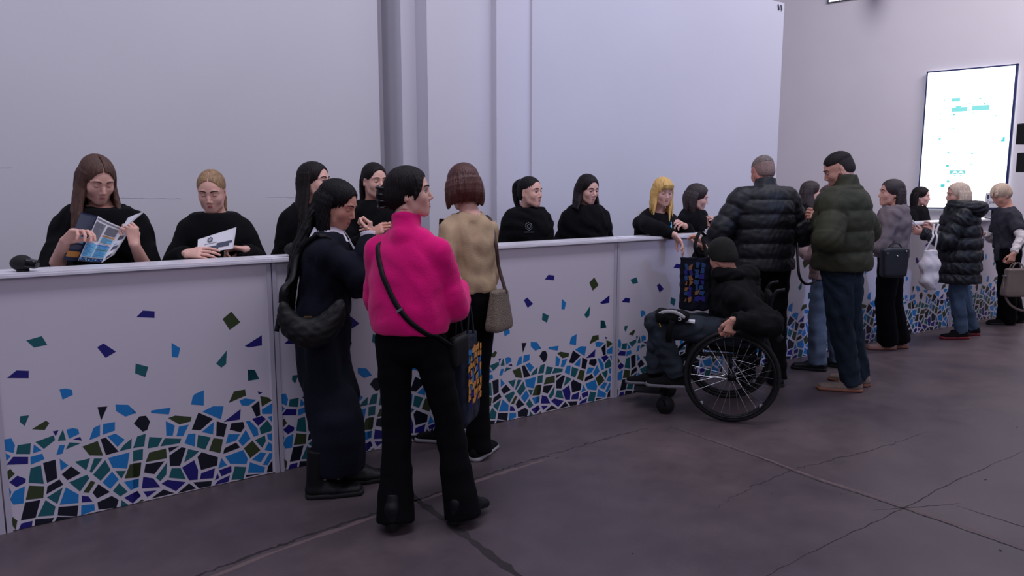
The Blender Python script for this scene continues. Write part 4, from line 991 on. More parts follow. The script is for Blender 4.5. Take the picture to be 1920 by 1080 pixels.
# 10
def clerk_far():
    f = Fig(atY(1727, 369, 4.45), -140, hface=-126, hpitch=-4, hs=.90)
    f.arm('R', f.T(.05, .26, 1.10 * f.s), (1, -.2, -1)); f.arm('L', f.T(-.1, .26, 1.10 * f.s), (1, -.2, -1))
    r = make_person(f, 'dark haired clerk in black standing just left of the bright screen', skin='skin_light', lid=.5, brow='brow_dark', lips='lips_pale', vox=.005)
    garment(r, 'sweatshirt', top(f, .024, .84, (.056, .064, .046), wr=.004, seed=10, vox=.010), 'black_knit'); lower(r, f)
    def H(b):
        scalp(b, f, .009, line=.0)
        locks(b, f, 92, 262, 18, .15, .014, 8, out=.008, sway=.01)
    hair_obj(r, f, 'hair_dark', H, .005); return f
# 11 woman in the long navy dress
def woman_navy():
    f = Fig(atD(632, 385, 3.86), -82, hface=-102, hpitch=-22, hs=.98, lean=.10, wide=1.02, h=1.60, hfwd=.01)
    f.foot('L', gnd(665, 905) * [1, 1, 0], -70); f.foot('R', gnd(603, 930) * [1, 1, 0], -78)
    f.arm('R', atD(692, 441, 3.84), (.5, -.3, -1)); f.hd['R'] = (_rt * .8 + np.array([0, 0, .42]), -_fw * .1 + np.array([0, 0, -.6]) + _fw * .6, .7)
    f.arm('L', atD(704, 446, 4.06), (.5, -.3, -1)); f.hd['L'] = (_rt * .8 + np.array([0, 0, .42]), -_fw, .7)
    r = make_person(f, 'woman with waist length black hair in a long navy denim dress and black boots', skin='skin_warm', gaze=(0, -25), lid=.85, brow='brow_dark', lips='lips_rose', hv=.0026)
    k = f.s
    V, Q = top(f, .024, .90, (.062, .080, .055), cuff=.93, wr=.006, seed=11, vox=.007, puff=.02, collar=None, wl=.12, cut=[(f.neck + f.B @ np.array([0, .10, -.02]), (.045, .09, .11), f.B)])
    b = Blob(.009); x = f.B[:, 0]
    g = (gnd(665, 905) + gnd(603, 930)) / 2
    b.chain([f.T(0, 0, 1.04 * k), f.T(0, 0, .88 * k), f.T(0, .0, .62 * k), np.array([g[0], g[1], .36]), np.array([g[0], g[1], .12])], [(.118, .11), (.142, .135), (.138, .13), (.132, .13), (.142, .135)], .02, f.B[:, 0], flat=(False, True), sub=3)
    for hp_, kn in ((f.hipL, f.knL), (f.hipR, f.knR)): b.seg(hp_, kn, .088, .075, .02)
    v2, q2 = b.mesh(); v2, q2 = wrinkle(v2, q2, .008, .16, 4, (1, 1, .25)); V, Q = merge([(V, Q), (v2, q2)])
    d = garment(r, 'dress', (V, Q), 'navy_denim'); bt = BVHTree.FromPolygons([tuple(v) for v in V], [tuple(q) for q in Q])
    for i in range(7):
        c = f.T(.02, 0, (1.0 - i * .105) * k); h = bt.ray_cast(Vector(c + f.B[:, 1] * .5), Vector(-f.B[:, 1]), .6)
        if h[0] is None: continue
        mb = MB(); c = np.array(h[0]); mb.tube([c - f.B[:, 1] * .004, c + f.B[:, 1] * .005], .008, 10); mb.build('button', M_['dark_metal'], d, True)
    # shirt collar with two points and a placket
    mb = MB(); n = f.neck
    up = unit(f.hp(0, -.02, -.055) - n); fx, fy = f.B[:, 0], f.B[:, 1]
    for q in (-1, 1):
        a = n + up * .055 + fx * q * .066 - fy * .0; b_ = n + up * .045 + fx * q * .020 + fy * .078; c = n - up * .030 + fx * q * .058 + fy * .142; d_ = n - up * .0 + fx * q * .105 + fy * .045; e = n + up * .05 + fx * q * .05 - fy * .05
        o_ = (fy * .4 + fx * q * .6) * .010
        V = [a, b_, c, d_, a + o_, b_ + o_, c + o_, d_ + o_, e, n - up * .02 + fx * q * .085 - fy * .055, e + o_ - fy * .01, n - up * .02 + fx * q * .09 - fy * .06]
        F_ = [(0, 1, 2, 3), (4, 7, 6, 5), (0, 4, 5, 1), (1, 5, 6, 2), (2, 6, 7, 3), (8, 0, 3, 9), (10, 11, 7, 4), (8, 10, 4, 0), (9, 3, 7, 11)]
        mb.add(V, F_)
    mb.build('shirt_collar', M_['white_shirt'], r)
    mb = MB(); mb.ribbon(cat([f.T(.01, .105, 1.375 * k), f.T(.015, .150, 1.30 * k), f.T(.018, .172, 1.20 * k)], 4), .030, .006, fx); mb.build('placket', M_['white_shirt'], r)
    for sd, wr, el in (('R', f.wrR, f.elR), ('L', f.wrL, f.elL)):
        b = Blob(.004); u = unit(wr - el); b.seg(wr - u * .06, wr + u * .012, .040, .045, .004, flat=(True, True)); b.seg(wr - u * .0, wr + u * .05, .03, .034, .003, op='d'); V, Q = b.mesh(); obj('shirt_cuff', V, Q, M_['white_shirt'], r)
    shoes(r, f, M_['black_leather'], M_['black_rubber'], L=.28, boot=.15, w=.052, name='boot')
    def H(b):
        scalp(b, f, .009, line=.0, part=True)
        locks(b, f, 92, 250, 24, .22, .014, 8, out=.008, sway=.008)
        for i in range(16):
            t = i / 15; p0 = f.hp(-.05 + .10 * t, -.10 + .02 * math.sin(3.1 * t), .02); rr2 = random.Random(i)
            l = rr2.uniform(.9, 1.08)
            p1 = f.T(-.09 + .18 * t, -.125 - .03 * math.sin(3.1 * t), 1.33 * k); p2 = f.T(-.09 + .18 * t, -.170, 1.14 * k); p3 = f.T(-.08 + .16 * t, -.175 + rr2.uniform(-.01, .01), (1.06 - .14 * l) * k)
            b.chain([p0, p1, p2, p3], [.018, .020, .018, .006], .008, sub=3)
        locks(b, f, 74, 100, 5, .16, .012, 9, out=.004, sway=.006); locks(b, f, -96, -78, 4, .14, .012, 9, out=.004, sway=.006)
    hair_obj(r, f, 'hair_black', H, amp=.0016); return f
# 12 woman in the pink jumper
def woman_pink():
    f = Fig(atD(768, 363, 3.42), -18, hface=-88, hpitch=4, hs=.93, wide=.92, h=1.65, lean=.01, hfwd=-.02)
    f.foot('L', gnd(742, 992) * [1, 1, 0], -8, z=.10); f.foot('R', gnd(868, 982) * [1, 1, 0], -34, z=.10)
    f.arm('R', f.T(.12, .30, 1.10 * f.s), (.35, -.5, -1)); f.arm('L', f.T(-.10, .28, 1.14 * f.s), (.4, -.35, -1))
    r = make_person(f, 'woman in a bright pink roll neck jumper and black flared trousers, seen from behind', skin='skin_light', gaze=(0, 5), lid=.25, brow='brow_dark', lips='lips_red', mouth=.004, hv=.003)
    prof = [(.88, .150, .120), (.93, .172, .142), (1.02, .182, .150), (1.14, .180, .142), (1.25, .162, .125), (1.31, .138, .098), (1.36, .085, .066)]
    garment(r, 'jumper', top(f, .008, .915, (.060, .068, .048), prof=prof, wr=.0035, seed=12, vox=.006, puff=.010, collar=('roll', .085, .062), wl=.13, band=(.05, -.004)), 'pink_knit')
    garment(r, 'trousers', trousers(f, 1.0, (.092, .068, .074, .090), vox=.009, wr=.003, hem=.035, seed=3, wl=.14, hip=[(.86, .165, .118), (.93, .158, .116), (1.0, .135, .105)]), 'black_trousers')
    shoes(r, f, M_['black_leather'], None, L=.26, heel=.055, w=.042)
    def H(b):
        scalp(b, f, .010, line=.002, side=-.002)
        b.ell(f.hp(0, -.085, .0), np.array([.06, .05, .07]) * f.hs, .02, f.HM)
        b.ell(f.hp(0, -.136, -.004), np.array([.036, .030, .048]) * f.hs, .012, f.HM)
        b.chain([f.hp(-.04, .035, .10), f.hp(-.062, .055, .04), f.hp(-.070, .030, -.03)], [.011, .012, .007], .01, sub=3)
        b.chain([f.hp(.04, .035, .10), f.hp(.064, .055, .04), f.hp(.072, .030, -.03)], [.011, .012, .006], .01, sub=3)
    hair_obj(r, f, 'hair_dark', H, .004, amp=.001)
    b = Blob(.003)       # claw clip
    for q in (-1, 1):
        for j in range(4):
            z = .045 - .032 * j; b.chain([f.hp(q * .003, -.152, z), f.hp(q * .022, -.156, z - .004), f.hp(q * .036, -.140, z - .008), f.hp(q * .037, -.116, z - .010)], [.006, .006, .005, .003], .004, sub=2)
    b.chain([f.hp(0, -.154, .048), f.hp(0, -.156, -.055)], [.006, .006], .004); V, Q = b.mesh(); obj('hair_claw', V, Q, M_['phone_black'], r)
    return f
# 13 woman in the beige jumper
def woman_beige():
    f = Fig(atD(868, 352, 4.24), 42, hface=30, hpitch=-14, hs=.98, wide=.94, sw=.9, h=1.70, lean=.06)
    f.foot('R', gnd(898, 858) * [1, 1, 0], -25); f.foot('L', gnd(838, 828) * [1, 1, 0], 84)
    f.arm('L', atD(842, 478, 4.28), (.5, -.4, -.9)); f.hd['L'] = (-_rt * .15 + np.array([0, 0, 1.]) + _fw * .1, -_fw * .3 + _rt, .7)
    f.arm('R', f.T(.03, .20, 1.16 * f.s), (.3, -.3, -1))
    r = make_person(f, 'woman with auburn bob in a beige jumper and black trousers raising a phone', skin='skin_light', lid=.6, brow='brow_brown')
    garment(r, 'jumper', top(f, .016, .985, (.056, .066, .046), wr=.007, seed=13, vox=.007, wl=.10, collar=None, band=(.045, .0)), 'beige_knit')
    garment(r, 'trousers', trousers(f, 1.0, (.096, .068, .066, .078), vox=.010, hem=.035, seed=4), 'black_trousers')
    shoes(r, f, M_['black_cloth'], M_['white_rubber'], L=.27, lace=M_['white_rubber'])
    def H(b):
        scalp(b, f, .014, line=.006)
        locks(b, f, 60, 300, 34, .070, .015, 8, out=.014, sway=.006, inward=.0, tip=.55)
        b.ell(f.hp(0, -.06, -.02), np.array([.08, .055, .08]) * f.hs, .02, f.HM)
    hair_obj(r, f, 'hair_auburn', H); return f
# 15 man in the black puffer
def man_black():
    f = Fig(atD(1430, 324, 5.80), 8, hface=14, hpitch=-16, hs=1.0, wide=1.22, sw=1.26, h=1.87, shz=.025, lean=.06)
    f.foot('R', gnd(1456, 722) * [1, 1, 0], 2); f.foot('L', gnd(1398, 722) * [1, 1, 0], 22)
    f.arm('L', f.T(-.16, .20, 1.14 * f.s), (1.1, -.6, -.9)); f.arm('R', f.T(.14, .20, 1.12 * f.s), (.8, -.6, -.9))
    r = make_person(f, 'man with short grey hair in a black quilted jacket, seen from behind', skin='skin_ruddy', male=True, lid=.4, brow='brow_brown')
    prof = [(.80, .175 * 1.15, .14), (.9, .175 * 1.15, .14), (1.05, .172 * 1.15, .14), (1.2, .180 * 1.12, .142), (1.28, .172 * 1.1, .13), (1.33, .145 * 1.1, .105), (1.37, .09, .07)]
    garment(r, 'jacket', top(f, .03, .93, (.078, .086, .060), prof=prof, wr=.002, seed=14, vox=.008, quilt=(.092, .016, 0), sq=(.11, .014, .02), collar=('stand', .085, .072), wl=.07), 'black_puffer')
    garment(r, 'trousers', trousers(f, 1.0, (.105, .078, .070, .068), vox=.012, hem=.05, seed=5), 'black_trousers')
    shoes(r, f, M_['black_leather'], M_['black_rubber'], L=.29)
    short_hair(r, f, 'hair_grey', 'fade_grey', .003, .004); return f
# 16 man in the olive puffer
def man_olive():
    f = Fig(atD(1573, 319, 5.50), 48, hface=74, hpitch=-24, hs=1.02, wide=1.2, sw=1.2, h=1.87, shz=.02, lean=.05)
    f.foot('L', gnd(1592, 735) * [1, 1, 0], 72); f.foot('R', gnd(1612, 722) * [1, 1, 0], 40)
    f.foot('L', gnd(1596, 733) * [1, 1, 0], 76)
    f.arm('L', atD(1545, 408, 5.48), (1.0, -.5, -.8)); f.hd['L'] = (-_rt * .7 + np.array([0, 0, .3]) + _fw * .5, np.array([0, 0, -.3]) + _fw, .6)
    f.arm('R', atD(1556, 410, 5.85), (.8, -.3, -1)); f.hd['R'] = (-_rt * .8 + np.array([0, 0, .3]), -_fw, .6)
    r = make_person(f, 'tall bearded man in an olive puffer jacket and blue jeans, looking down left', skin='skin_warm', male=True, gaze=(0, -20), lid=.8, brow='brow_dark')
    prof = [(.80, .170 * 1.1, .15), (.9, .180 * 1.15, .155), (1.05, .185 * 1.15, .155), (1.2, .190 * 1.12, .158), (1.28, .18 * 1.1, .14), (1.33, .15 * 1.1, .11), (1.37, .095, .075)]
    garment(r, 'jacket', top(f, .035, .965, (.086, .098, .066), prof=prof, wr=.003, seed=15, vox=.008, quilt=(.165, .018, .03), sq=(.15, .016, .02), collar=('stand', .10, .080), wl=.09, band=(.05, -.008)), 'olive_puffer')
    garment(r, 'trousers', trousers(f, .98, (.105, .080, .072, .066), vox=.009, hem=.06, seed=6, wr=.006, wl=.09), 'blue_jeans')
    shoes(r, f, M_['beige_suede'], M_['gum_rubber'], L=.32, w=.056, boot=.02, lace=M_['ink_slate'])
    short_hair(r, f, 'hair_dark', 'fade_dark', .003, -.002)
    b = Blob(.003)
    for q in (-1, 1): b.chain([f.hp(q * .066, .012, -.03), f.hp(q * .056, .030, -.072), f.hp(q * .022, .072, -.102), f.hp(0, .080, -.105)], [.014, .020, .021, .021], .012, sub=2)
    V, Q = b.mesh(); obj('beard', V, Q, M_['hair_beard'], r); return f
mat('hair_beard', (70, 46, 40), rough=.8, var=.3, vscale=80, bump=.4, bscale=200)
# 17 woman in plaid coat between the men
def woman_plaid():
    f = Fig(atD(1557, 374, 6.32), 35, hface=60, hpitch=-10, hs=.94, h=1.60, wide=1.0)
    f.foot('L', gnd(1532, 694) * [1, 1, 0], 70); f.foot('R', gnd(1572, 688) * [1, 1, 0], 60)
    f.arm('L', f.T(-.08, .22, 1.08 * f.s), (.5, -.4, -.9)); f.arm('R', f.T(.04, .20, 1.08 * f.s), (.4, -.3, -1))
    r = make_person(f, 'woman in plaid coat, light jeans and black shoes half hidden behind the olive jacket', skin='skin_mid', lid=.5)
    garment(r, 'coat', top(f, .03, .80, (.060, .070, .055), wr=.006, seed=16, vox=.009, prof=[(.70, .16, .13), (.88, .165, .125), (1.06, .15, .112), (1.16, .15, .115), (1.25, .15, .114), (1.315, .138, .095), (1.36, .085, .066)]), 'plaid_wool')
    garment(r, 'trousers', trousers(f, .98, (.10, .078, .078, .084), vox=.010, hem=.05, seed=7, wr=.006, wl=.1), 'light_jeans')
    shoes(r, f, M_['black_leather'], M_['black_rubber'], L=.28, w=.048)
    def H(b):
        scalp(b, f, .010); locks(b, f, 80, 280, 20, .16, .014, 8, out=.008, sway=.01)
    hair_obj(r, f, 'hair_auburn', H, .005); return f
# 18 woman in the grey blazer
def woman_blazer():
    f = Fig(atD(1671, 363, 6.85), 55, hface=84, hpitch=2, hs=.98, h=1.66, wide=1.05)
    f.foot('L', gnd(1664, 655) * [1, 1, 0], 88); f.foot('R', gnd(1686, 652) * [1, 1, 0], 75)
    f.arm('L', f.T(-.10, .24, 1.14 * f.s), (.6, -.5, -1)); f.arm('R', f.T(.0, .16, 1.12 * f.s), (.2, -.3, -1))
    r = make_person(f, 'woman with dark hair in a short grey blazer and wide black trousers', skin='skin_mid', lid=.55, brow='brow_dark', lips='lips_rose', vox=.005)
    garment(r, 'blazer', top(f, .030, .93, (.062, .070, .055), wr=.007, seed=17, vox=.009, collar=('stand', .02, .066)), 'grey_wool')
    garment(r, 'trousers', trousers(f, 1.0, (.10, .085, .088, .098), vox=.011, hem=.07, seed=8, wl=.14), 'black_trousers')
    shoes(r, f, M_['pink_suede'], M_['gum_rubber'], L=.27)
    def H(b):
        scalp(b, f, .010, side=-.004); locks(b, f, 96, 265, 20, .12, .015, 8, out=.010, sway=.012)
        b.chain([f.hp(0, -.10, -.06), f.hp(0, -.13, -.14), f.hp(.0, -.155, -.17)], [.03, .02, .006], .01, sub=2)
    hair_obj(r, f, 'hair_brown_dark', H, .005); return f
# 19 blonde in the long black puffer coat
def woman_puffer():
    f = Fig(atD(1795, 367, 7.5), 62, hface=82, hpitch=-2, hs=.96, h=1.64, wide=1.2, sw=1.15, lean=.03)
    f.foot('L', gnd(1802, 635) * [1, 1, 0], 92); f.foot('R', gnd(1822, 628) * [1, 1, 0], 84)
    f.arm('L', f.T(-.12, .32, 1.13 * f.s), (.6, -.5, -.9)); f.arm('R', f.T(-.07, .22, 1.16 * f.s), (.1, -.3, -1))
    for s_ in 'LR': f.hd[s_] = (f.B[:, 1] + np.array([0, 0, .3]), np.array([0, 0, .4]) + f.B[:, 0] * (1 if s_ == 'L' else -1), .8)
    r = make_person(f, 'woman with blonde bob in a long black hooded puffer coat and blue jeans', skin='skin_mid', lid=.4, brow='brow_fair', lips='lips_pale', vox=.005)
    prof = [(.60, .215, .19), (.75, .22, .195), (.9, .22, .195), (1.05, .21, .185), (1.2, .195, .165), (1.28, .18, .145), (1.33, .15, .115), (1.37, .095, .075)]
    VQ = top(f, .030, .60, (.082, .096, .062), prof=prof, wr=.006, seed=18, vox=.009, quilt=(.105, .026, .0), sq=(.12, .024, .02), wl=.07, collar=('stand', .05, .085))
    b = Blob(.008); n = f.neck; fx, fy = f.B[:, 0], f.B[:, 1]
    for i in range(12):
        a0 = math.pi * (-.15 + 1.30 * i / 11); a1 = math.pi * (-.15 + 1.30 * (i + 1) / 11)
        P = lambda a: n + fx * math.cos(a) * .115 - fy * (math.sin(a) * .145 + .005) + np.array([0, 0, .012 - .01 * math.sin(a)])
        b.seg(P(a0), P(a1), .062, .062, .01)
    b.ell(n - fy * .10 + np.array([0, 0, -.02]), (.13, .085, .09), .03, f.B)
    V2 = b.mesh(); V2 = wrinkle(*V2, .006, .07, 5)
    garment(r, 'coat', VQ, 'black_puffer'); garment(r, 'hood', V2, 'black_puffer')
    garment(r, 'trousers', trousers(f, .86, (.078, .075, .068, .062), vox=.011, hem=.07, seed=9, wr=.006), 'light_jeans_worn')
    shoes(r, f, M_['black_cloth'], M_['red_rubber'], L=.29)
    def H(b):
        scalp(b, f, .013, line=.004); locks(b, f, 72, 288, 26, .055, .015, 8, out=.014, sway=.006, tip=.6)
        b.ell(f.hp(0, -.06, -.02), np.array([.08, .055, .07]) * f.hs, .02, f.HM)
    hair_obj(r, f, 'hair_ash', H, .005); return f
mat('light_jeans_worn', (74, 92, 114), rough=.9, var=.3, vscale=6, bump=.3, bscale=140, spec=.2)
# 20 woman in the grey tee over white long sleeves
def woman_tee():
    f = Fig(atD(1877, 366, 8.2), 80, hface=92, hpitch=-34, hs=.96, h=1.60, wide=1.0, lean=.14, hfwd=.02)
    f.foot('L', gnd(1888, 608) * [1, 1, 0], 92); f.foot('R', gnd(1905, 604) * [1, 1, 0], 86)
    f.arm('L', atD(1900, 476, 7.85), (.6, -1, -.6)); f.hd['L'] = (np.array([0, 0, -1.]) - _rt * .25, _fw, .9)
    f.arm('R', f.T(.0, .24, 1.14 * f.s), (.4, -.3, -1)); f.hd['R'] = (f.B[:, 1] + np.array([0, 0, .1]), np.array([0, 0, .6]) - f.B[:, 0] * .6, .7)
    r = make_person(f, 'woman with cropped blonde hair in grey tee over white sleeves, at right edge', skin='skin_warm', lid=.8, gaze=(0, -20), brow='brow_fair', lips='lips_rose', vox=.005)
    garment(r, 'undershirt', top(f, .008, .95, (.056, .048, .036), cuff=.94, wr=.005, wl=.05, seed=19, vox=.008), 'white_cotton')
    garment(r, 'tee', top(f, .020, .90, (.074, .072, .05), cuff=-.72, wr=.006, seed=20, vox=.009), 'grey_tee')
    garment(r, 'trousers', trousers(f, 1.0, (.105, .09, .094, .11), vox=.012, hem=.05, seed=10, wr=.01, wl=.16), 'black_trousers')
    mb = MB(); mb.ribbon(cat([f.T(-.10, .13, 1.02 * f.s), f.T(-.11, .16, .92 * f.s), f.T(-.10, .15, .80 * f.s)], 4), .05, .01, f.B[:, 1]); mb.build('waist_tie', M_['grey_tee'], r)
    mb = MB(); c = f.T(-.155, .04, .89 * f.s); mb.box((-.012, -.012, -.03), (.012, .012, .03), c=c); mb.build('care_label', M_['paper'], r)
    shoes(r, f, M_['black_cloth'], M_['black_rubber'], L=.30, w=.055)
    def H(b):
        scalp(b, f, .010, line=.0, side=-.002)
        b.chain([f.hp(-.04, .03, .11), f.hp(-.06, .075, .06), f.hp(-.05, .09, .035)], [.014, .014, .006], .01, sub=2); b.chain([f.hp(.0, .05, .11), f.hp(-.01, .095, .07), f.hp(-.02, .105, .045)], [.014, .014, .006], .01, sub=2)
        b.ell(f.hp(0, -.070, .015), np.array([.060, .045, .05]) * f.hs, .015, f.HM)
    hair_obj(r, f, 'hair_ash', H, .005, amp=.0008); return f
# 14 man in the wheelchair
WC = dict(rel=76)
def man_wheelchair():
    f = Fig(atD(1352, 482, 5.12), 82, hface=34, hpitch=-24, hs=.93, h=1.72, wide=1.12, sw=1.12, lean=.0)
    # seated: rebuild the joints
    B = f.B; H = f.H; f.neck = H + B @ np.array([.02, -.085, -.17]); k = f.s
    hipc = H + B @ np.array([.0, -.16, 0]); hipc[2] = .56
    ch = f.neck + B @ np.array([0, .0, -.05])
    f.shL = ch + B @ np.array([-.19, -.0, -.03]); f.shR = ch + B @ np.array([.19, -.0, -.03])
    f.hipL = hipc + B @ np.array([-.10, 0, 0]); f.hipR = hipc + B @ np.array([.10, 0, 0])
    f.hipc = hipc
    f.knL = atD(1229, 606, 5.05); f.knR = atD(1236, 602, 5.42)
    f.anL = atD(1270, 705, 5.10); f.anR = atD(1228, 700, 5.45)
    base = hipc.copy(); f.base = base * [1, 1, 0]
    f.sw = 1.1
    def T(r, fz, z):
        t = (z - .93 * k) / (.48 * k); p = hipc + (f.neck - hipc) * t; return p + B @ np.array([r, fz, 0])
    f.T = T
    f.arm('L', atD(1373, 600, 4.80), (.5, -.6, -.5)); f.hd['L'] = (np.array([0, 0, -1.]) - _rt * .2, _fw, .9)
    f.arm('R', atD(1322, 466, 5.35), (.5, -.2, -1)); f.hd['R'] = (np.array([0, 0, .8]) - _rt * .4, -_rt + _fw * .3, .7)
    f.ftL = 78; f.ftR = 84
    r = make_person(f, 'man seated in the wheelchair wearing a dark olive beanie and black hooded jacket', skin='skin_warm', male=True, lid=.4, hv=.0028)
    prof = [(.90, .175, .135), (1.0, .17, .135), (1.1, .175, .145), (1.2, .180, .150), (1.28, .17, .135), (1.33, .14, .105), (1.37, .09, .07)]
    VQ = top(f, .026, .90 * k, (.076, .082, .055), prof=prof, wr=.008, seed=21, vox=.008, wl=.09, collar=None, cuff=.96)
    b = Blob(.008); n = f.neck
    for i in range(9):
        a0 = math.pi * (-.1 + 1.2 * i / 8); a1 = math.pi * (-.1 + 1.2 * (i + 1) / 8); fx, fy = B[:, 0], B[:, 1]
        P = lambda a: n + fx * math.cos(a) * .095 - fy * (math.sin(a) * .13 - .01) + np.array([0, 0, .055])
        b.seg(P(a0), P(a1), .05, .05, .01)
    b.ell(n - B[:, 1] * .09 + np.array([0, 0, .0]), (.115, .095, .12), .03, B)
    garment(r, 'jacket', VQ, 'black_cloth'); garment(r, 'hood', wrinkle(*b.mesh(), .006, .08, 3), 'black_cloth')
    b = Blob(.008)
    b.chain([f.hipL + B @ np.array([0, -.05, .02]), (f.hipL + f.knL) / 2, f.knL], [.105, .092, .074], .02, sub=2); b.chain([f.hipR + B @ np.array([0, -.05, .02]), (f.hipR + f.knR) / 2, f.knR], [.105, .092, .074], .02, sub=2)
    b.chain([f.knL, (f.knL + f.anL) / 2, f.anL], [.074, .072, .064], .015, flat=(False, True)); b.chain([f.knR, (f.knR + f.anR) / 2, f.anR], [.074, .072, .064], .015, flat=(False, True))
    garment(r, 'jeans', wrinkle(*b.mesh(), .006, .08, 7), 'grey_jeans')
    mb = MB(); c = f.knL + np.array([0, 0, 0]) - _F * .078 + _rt * .012; mb.box((-.004, -.006, -.022), (.004, .006, .022), rot=frame(0) @ roty(-.35), c=c); mb.build('leg_tag', M_['stitch_yellow'], r)
    shoes(r, f, M_['black_cloth'], M_['sole_grey'], L=.28, w=.046)
    b = Blob(.004); hs = f.hs
    b.ell(f.hp(0, -.022, .046), np.array([.091, .110, .098]) * hs, .01, f.HM)
    b.ell(f.hp(0, -.034, -.01), np.array([.089, .098, .100]) * hs, .02, f.HM)
    b.plane(f.hp(0, 0, -.030), f.HM @ np.array([0, .42, -1.]), .006)
    V, Q = b.mesh(); obj('beanie', V, Q, M_['olive_knit'], r)
    return f
ALL = dict(navy=woman_navy, pink=woman_pink, brochure=clerk_brochure, newsletter=clerk_newsletter, smiling=clerk_smiling, tied=clerk_tied, beige=woman_beige, pony=clerk_ponytail, longh=clerk_longhair, reach=clerk_reaching,
    beside=clerk_beside, profile=clerk_profile, far=clerk_far, mblack=man_black, molive=man_olive, plaid=woman_plaid, blazer=woman_blazer, puffer=woman_puffer, tee=woman_tee, wheel=man_wheelchair)
FIG = {}
for _n, _f in ALL.items(): FIG[_n] = _f()
UPV = np.array([0, 0, 1.])

# ------------------------------------------------------------------ the wheelchair
cw = gnd(1368, 791); RW = .315; fwv = frame(76)[:, 1]; axv = frame(76)[:, 0]       # fwv = way it faces, axv = its right
cN = cw * [1, 1, 0] + [0, 0, RW]; cF = cN + axv * .58
wc = empty('wheelchair', tuple(((cN + cF) / 2) * [1, 1, 0])); tag(wc, 'black manual wheelchair with large spoked wheels carrying the man in the beanie', 'wheelchair')
def ring(c, r, tr, mname, name, parent, n=48, m=10, ax=axv):
    P = [c + r * (fwv * math.cos(a) + UPV * math.sin(a)) for a in np.linspace(0, 2 * math.pi, n, endpoint=False)]
    mb = MB(); mb.tube(P, tr, m, closed=True); return mb.build(name, MATS[mname], parent, True)
def wheel_parts(c, sg):
    wp = MB(); wp.tube([c - axv * .03, c + axv * .03], .028, 16); w = wp.build('wheel', MATS['dark_metal'], wc, True)
    ring(c, RW - .016, .016, 'black_rubber', 'tyre', w); ring(c, RW - .038, .010, 'dark_metal', 'rim', w)
    ring(c - axv * sg * .045, RW - .042, .009, 'dark_metal', 'handrim', w)
    for i in range(28):
        a = 2 * math.pi * i / 28; b_ = a + (.5 if i % 2 else -.5); sd = .025 * (1 if (i // 2) % 2 else -1)
        mb = MB(); mb.tube([c + axv * sd + .026 * (fwv * math.cos(b_) + UPV * math.sin(b_)), c + (RW - .042) * (fwv * math.cos(a) + UPV * math.sin(a))], .0011, 4); mb.build('spoke', MATS['chrome'], w)
    for a in (.9, 2.4, 3.9, 5.5):
        mb = MB(); q = c - axv * sg * .035 + (RW - .05) * (fwv * math.cos(a) + UPV * math.sin(a)); mb.box((-.007, -.007, -.011), (.007, .007, .011), c=q); mb.build('reflector', MATS['white_rubber'], w)
    return w
wheel_parts(cN, 1); wheel_parts(cF, -1)
mb = MB(); mb.tube([cN, cF], .016, 12); mb.build('axle', MATS['dark_metal'], wc, True)
mid = (cN + cF) / 2; ST = .47
def WP(r, f_, z): return mid * [1, 1, 0] + axv * r + fwv * f_ + UPV * z
b = Blob(.008); b.seg(WP(-.0, -.14, ST), WP(0, .27, ST + .02), (.21, .028), (.21, .028), .01, axv, pw=4); V, Q = b.mesh(); obj('seat_cushion', V, Q, MATS['black_cloth'], wc)
b = Blob(.008); b.seg(WP(0, -.19, ST + .02), WP(0, -.24, .84), (.20, .018), (.20, .018), .01, axv, pw=4); V, Q = b.mesh(); obj('backrest', V, Q, MATS['black_cloth'], wc)
for q in (-1, 1):
    mb = MB(); mb.tube(cat([WP(q * .21, -.16, ST - .03), WP(q * .21, .22, ST - .03), WP(q * .20, .33, ST - .06), WP(q * .16, .40, .30), WP(q * .14, .46, .15)], 5), .012, 8); mb.tube(cat([WP(q * .21, -.17, .38), WP(q * .21, -.20, .60), WP(q * .21, -.25, .86), WP(q * .21, -.32, .90)], 4), .012, 8); mb.build('side_frame', MATS['dark_metal'], wc, True)
    b = Blob(.006); b.chain([WP(q * .245, -.30, ST + .10), WP(q * .245, -.20, ST + .20), WP(q * .245, .0, ST + .215), WP(q * .245, .17, ST + .13), WP(q * .245, .26, ST - .02)], [(.012, .03)] * 5, .006, fwv * 0 + axv, sub=3); V, Q = b.mesh(); obj('side_guard', V, Q, MATS['black_rubber'], wc)
    cc = WP(q * .21, .43, .062); m2 = MB(); m2.tube([cc - axv * .013, cc + axv * .013], .062, 24); w = m2.build('caster_wheel', MATS['black_rubber'], wc, True)
    mb = MB()
    for s_ in (-1, 1): mb.tube([cc + axv * s_ * .02, cc + axv * s_ * .02 + UPV * .085 + fwv * .03], .006, 6)
    mb.tube([cc + UPV * .085 + fwv * .03 - axv * .022, cc + UPV * .085 + fwv * .03 + axv * .022], .008, 8); mb.tube([cc + UPV * .085 + fwv * .03, WP(q * .20, .44, .27)], .011, 8); mb.build('caster_fork', MATS['dark_metal'], wc, True)
    mb = MB(); mb.tube(cat([WP(q * .25, -.29, .89), WP(q * .25, -.36, .895), WP(q * .25, -.40, .89)], 3), .015, 8); mb.build('push_handle', MATS['black_rubber'], wc, True) if 0 else None
mb = MB(); mb.box((-.16, -.09, -.006), (.16, .09, .006), rot=np.stack([axv, fwv, UPV], 1), c=WP(0, .56, .13)); mb.tube([WP(-.15, .46, .14), WP(.15, .46, .14)], .010, 8); mb.build('footplate', MATS['dark_metal'], wc)
mb = MB(); mb.tube([WP(-.20, -.17, .38), WP(.20, -.17, .38)], .012, 8); mb.tube([WP(-.20, .2, ST - .04), WP(.20, .2, ST - .04)], .012, 8); mb.build('cross_bar', MATS['dark_metal'], wc, True)

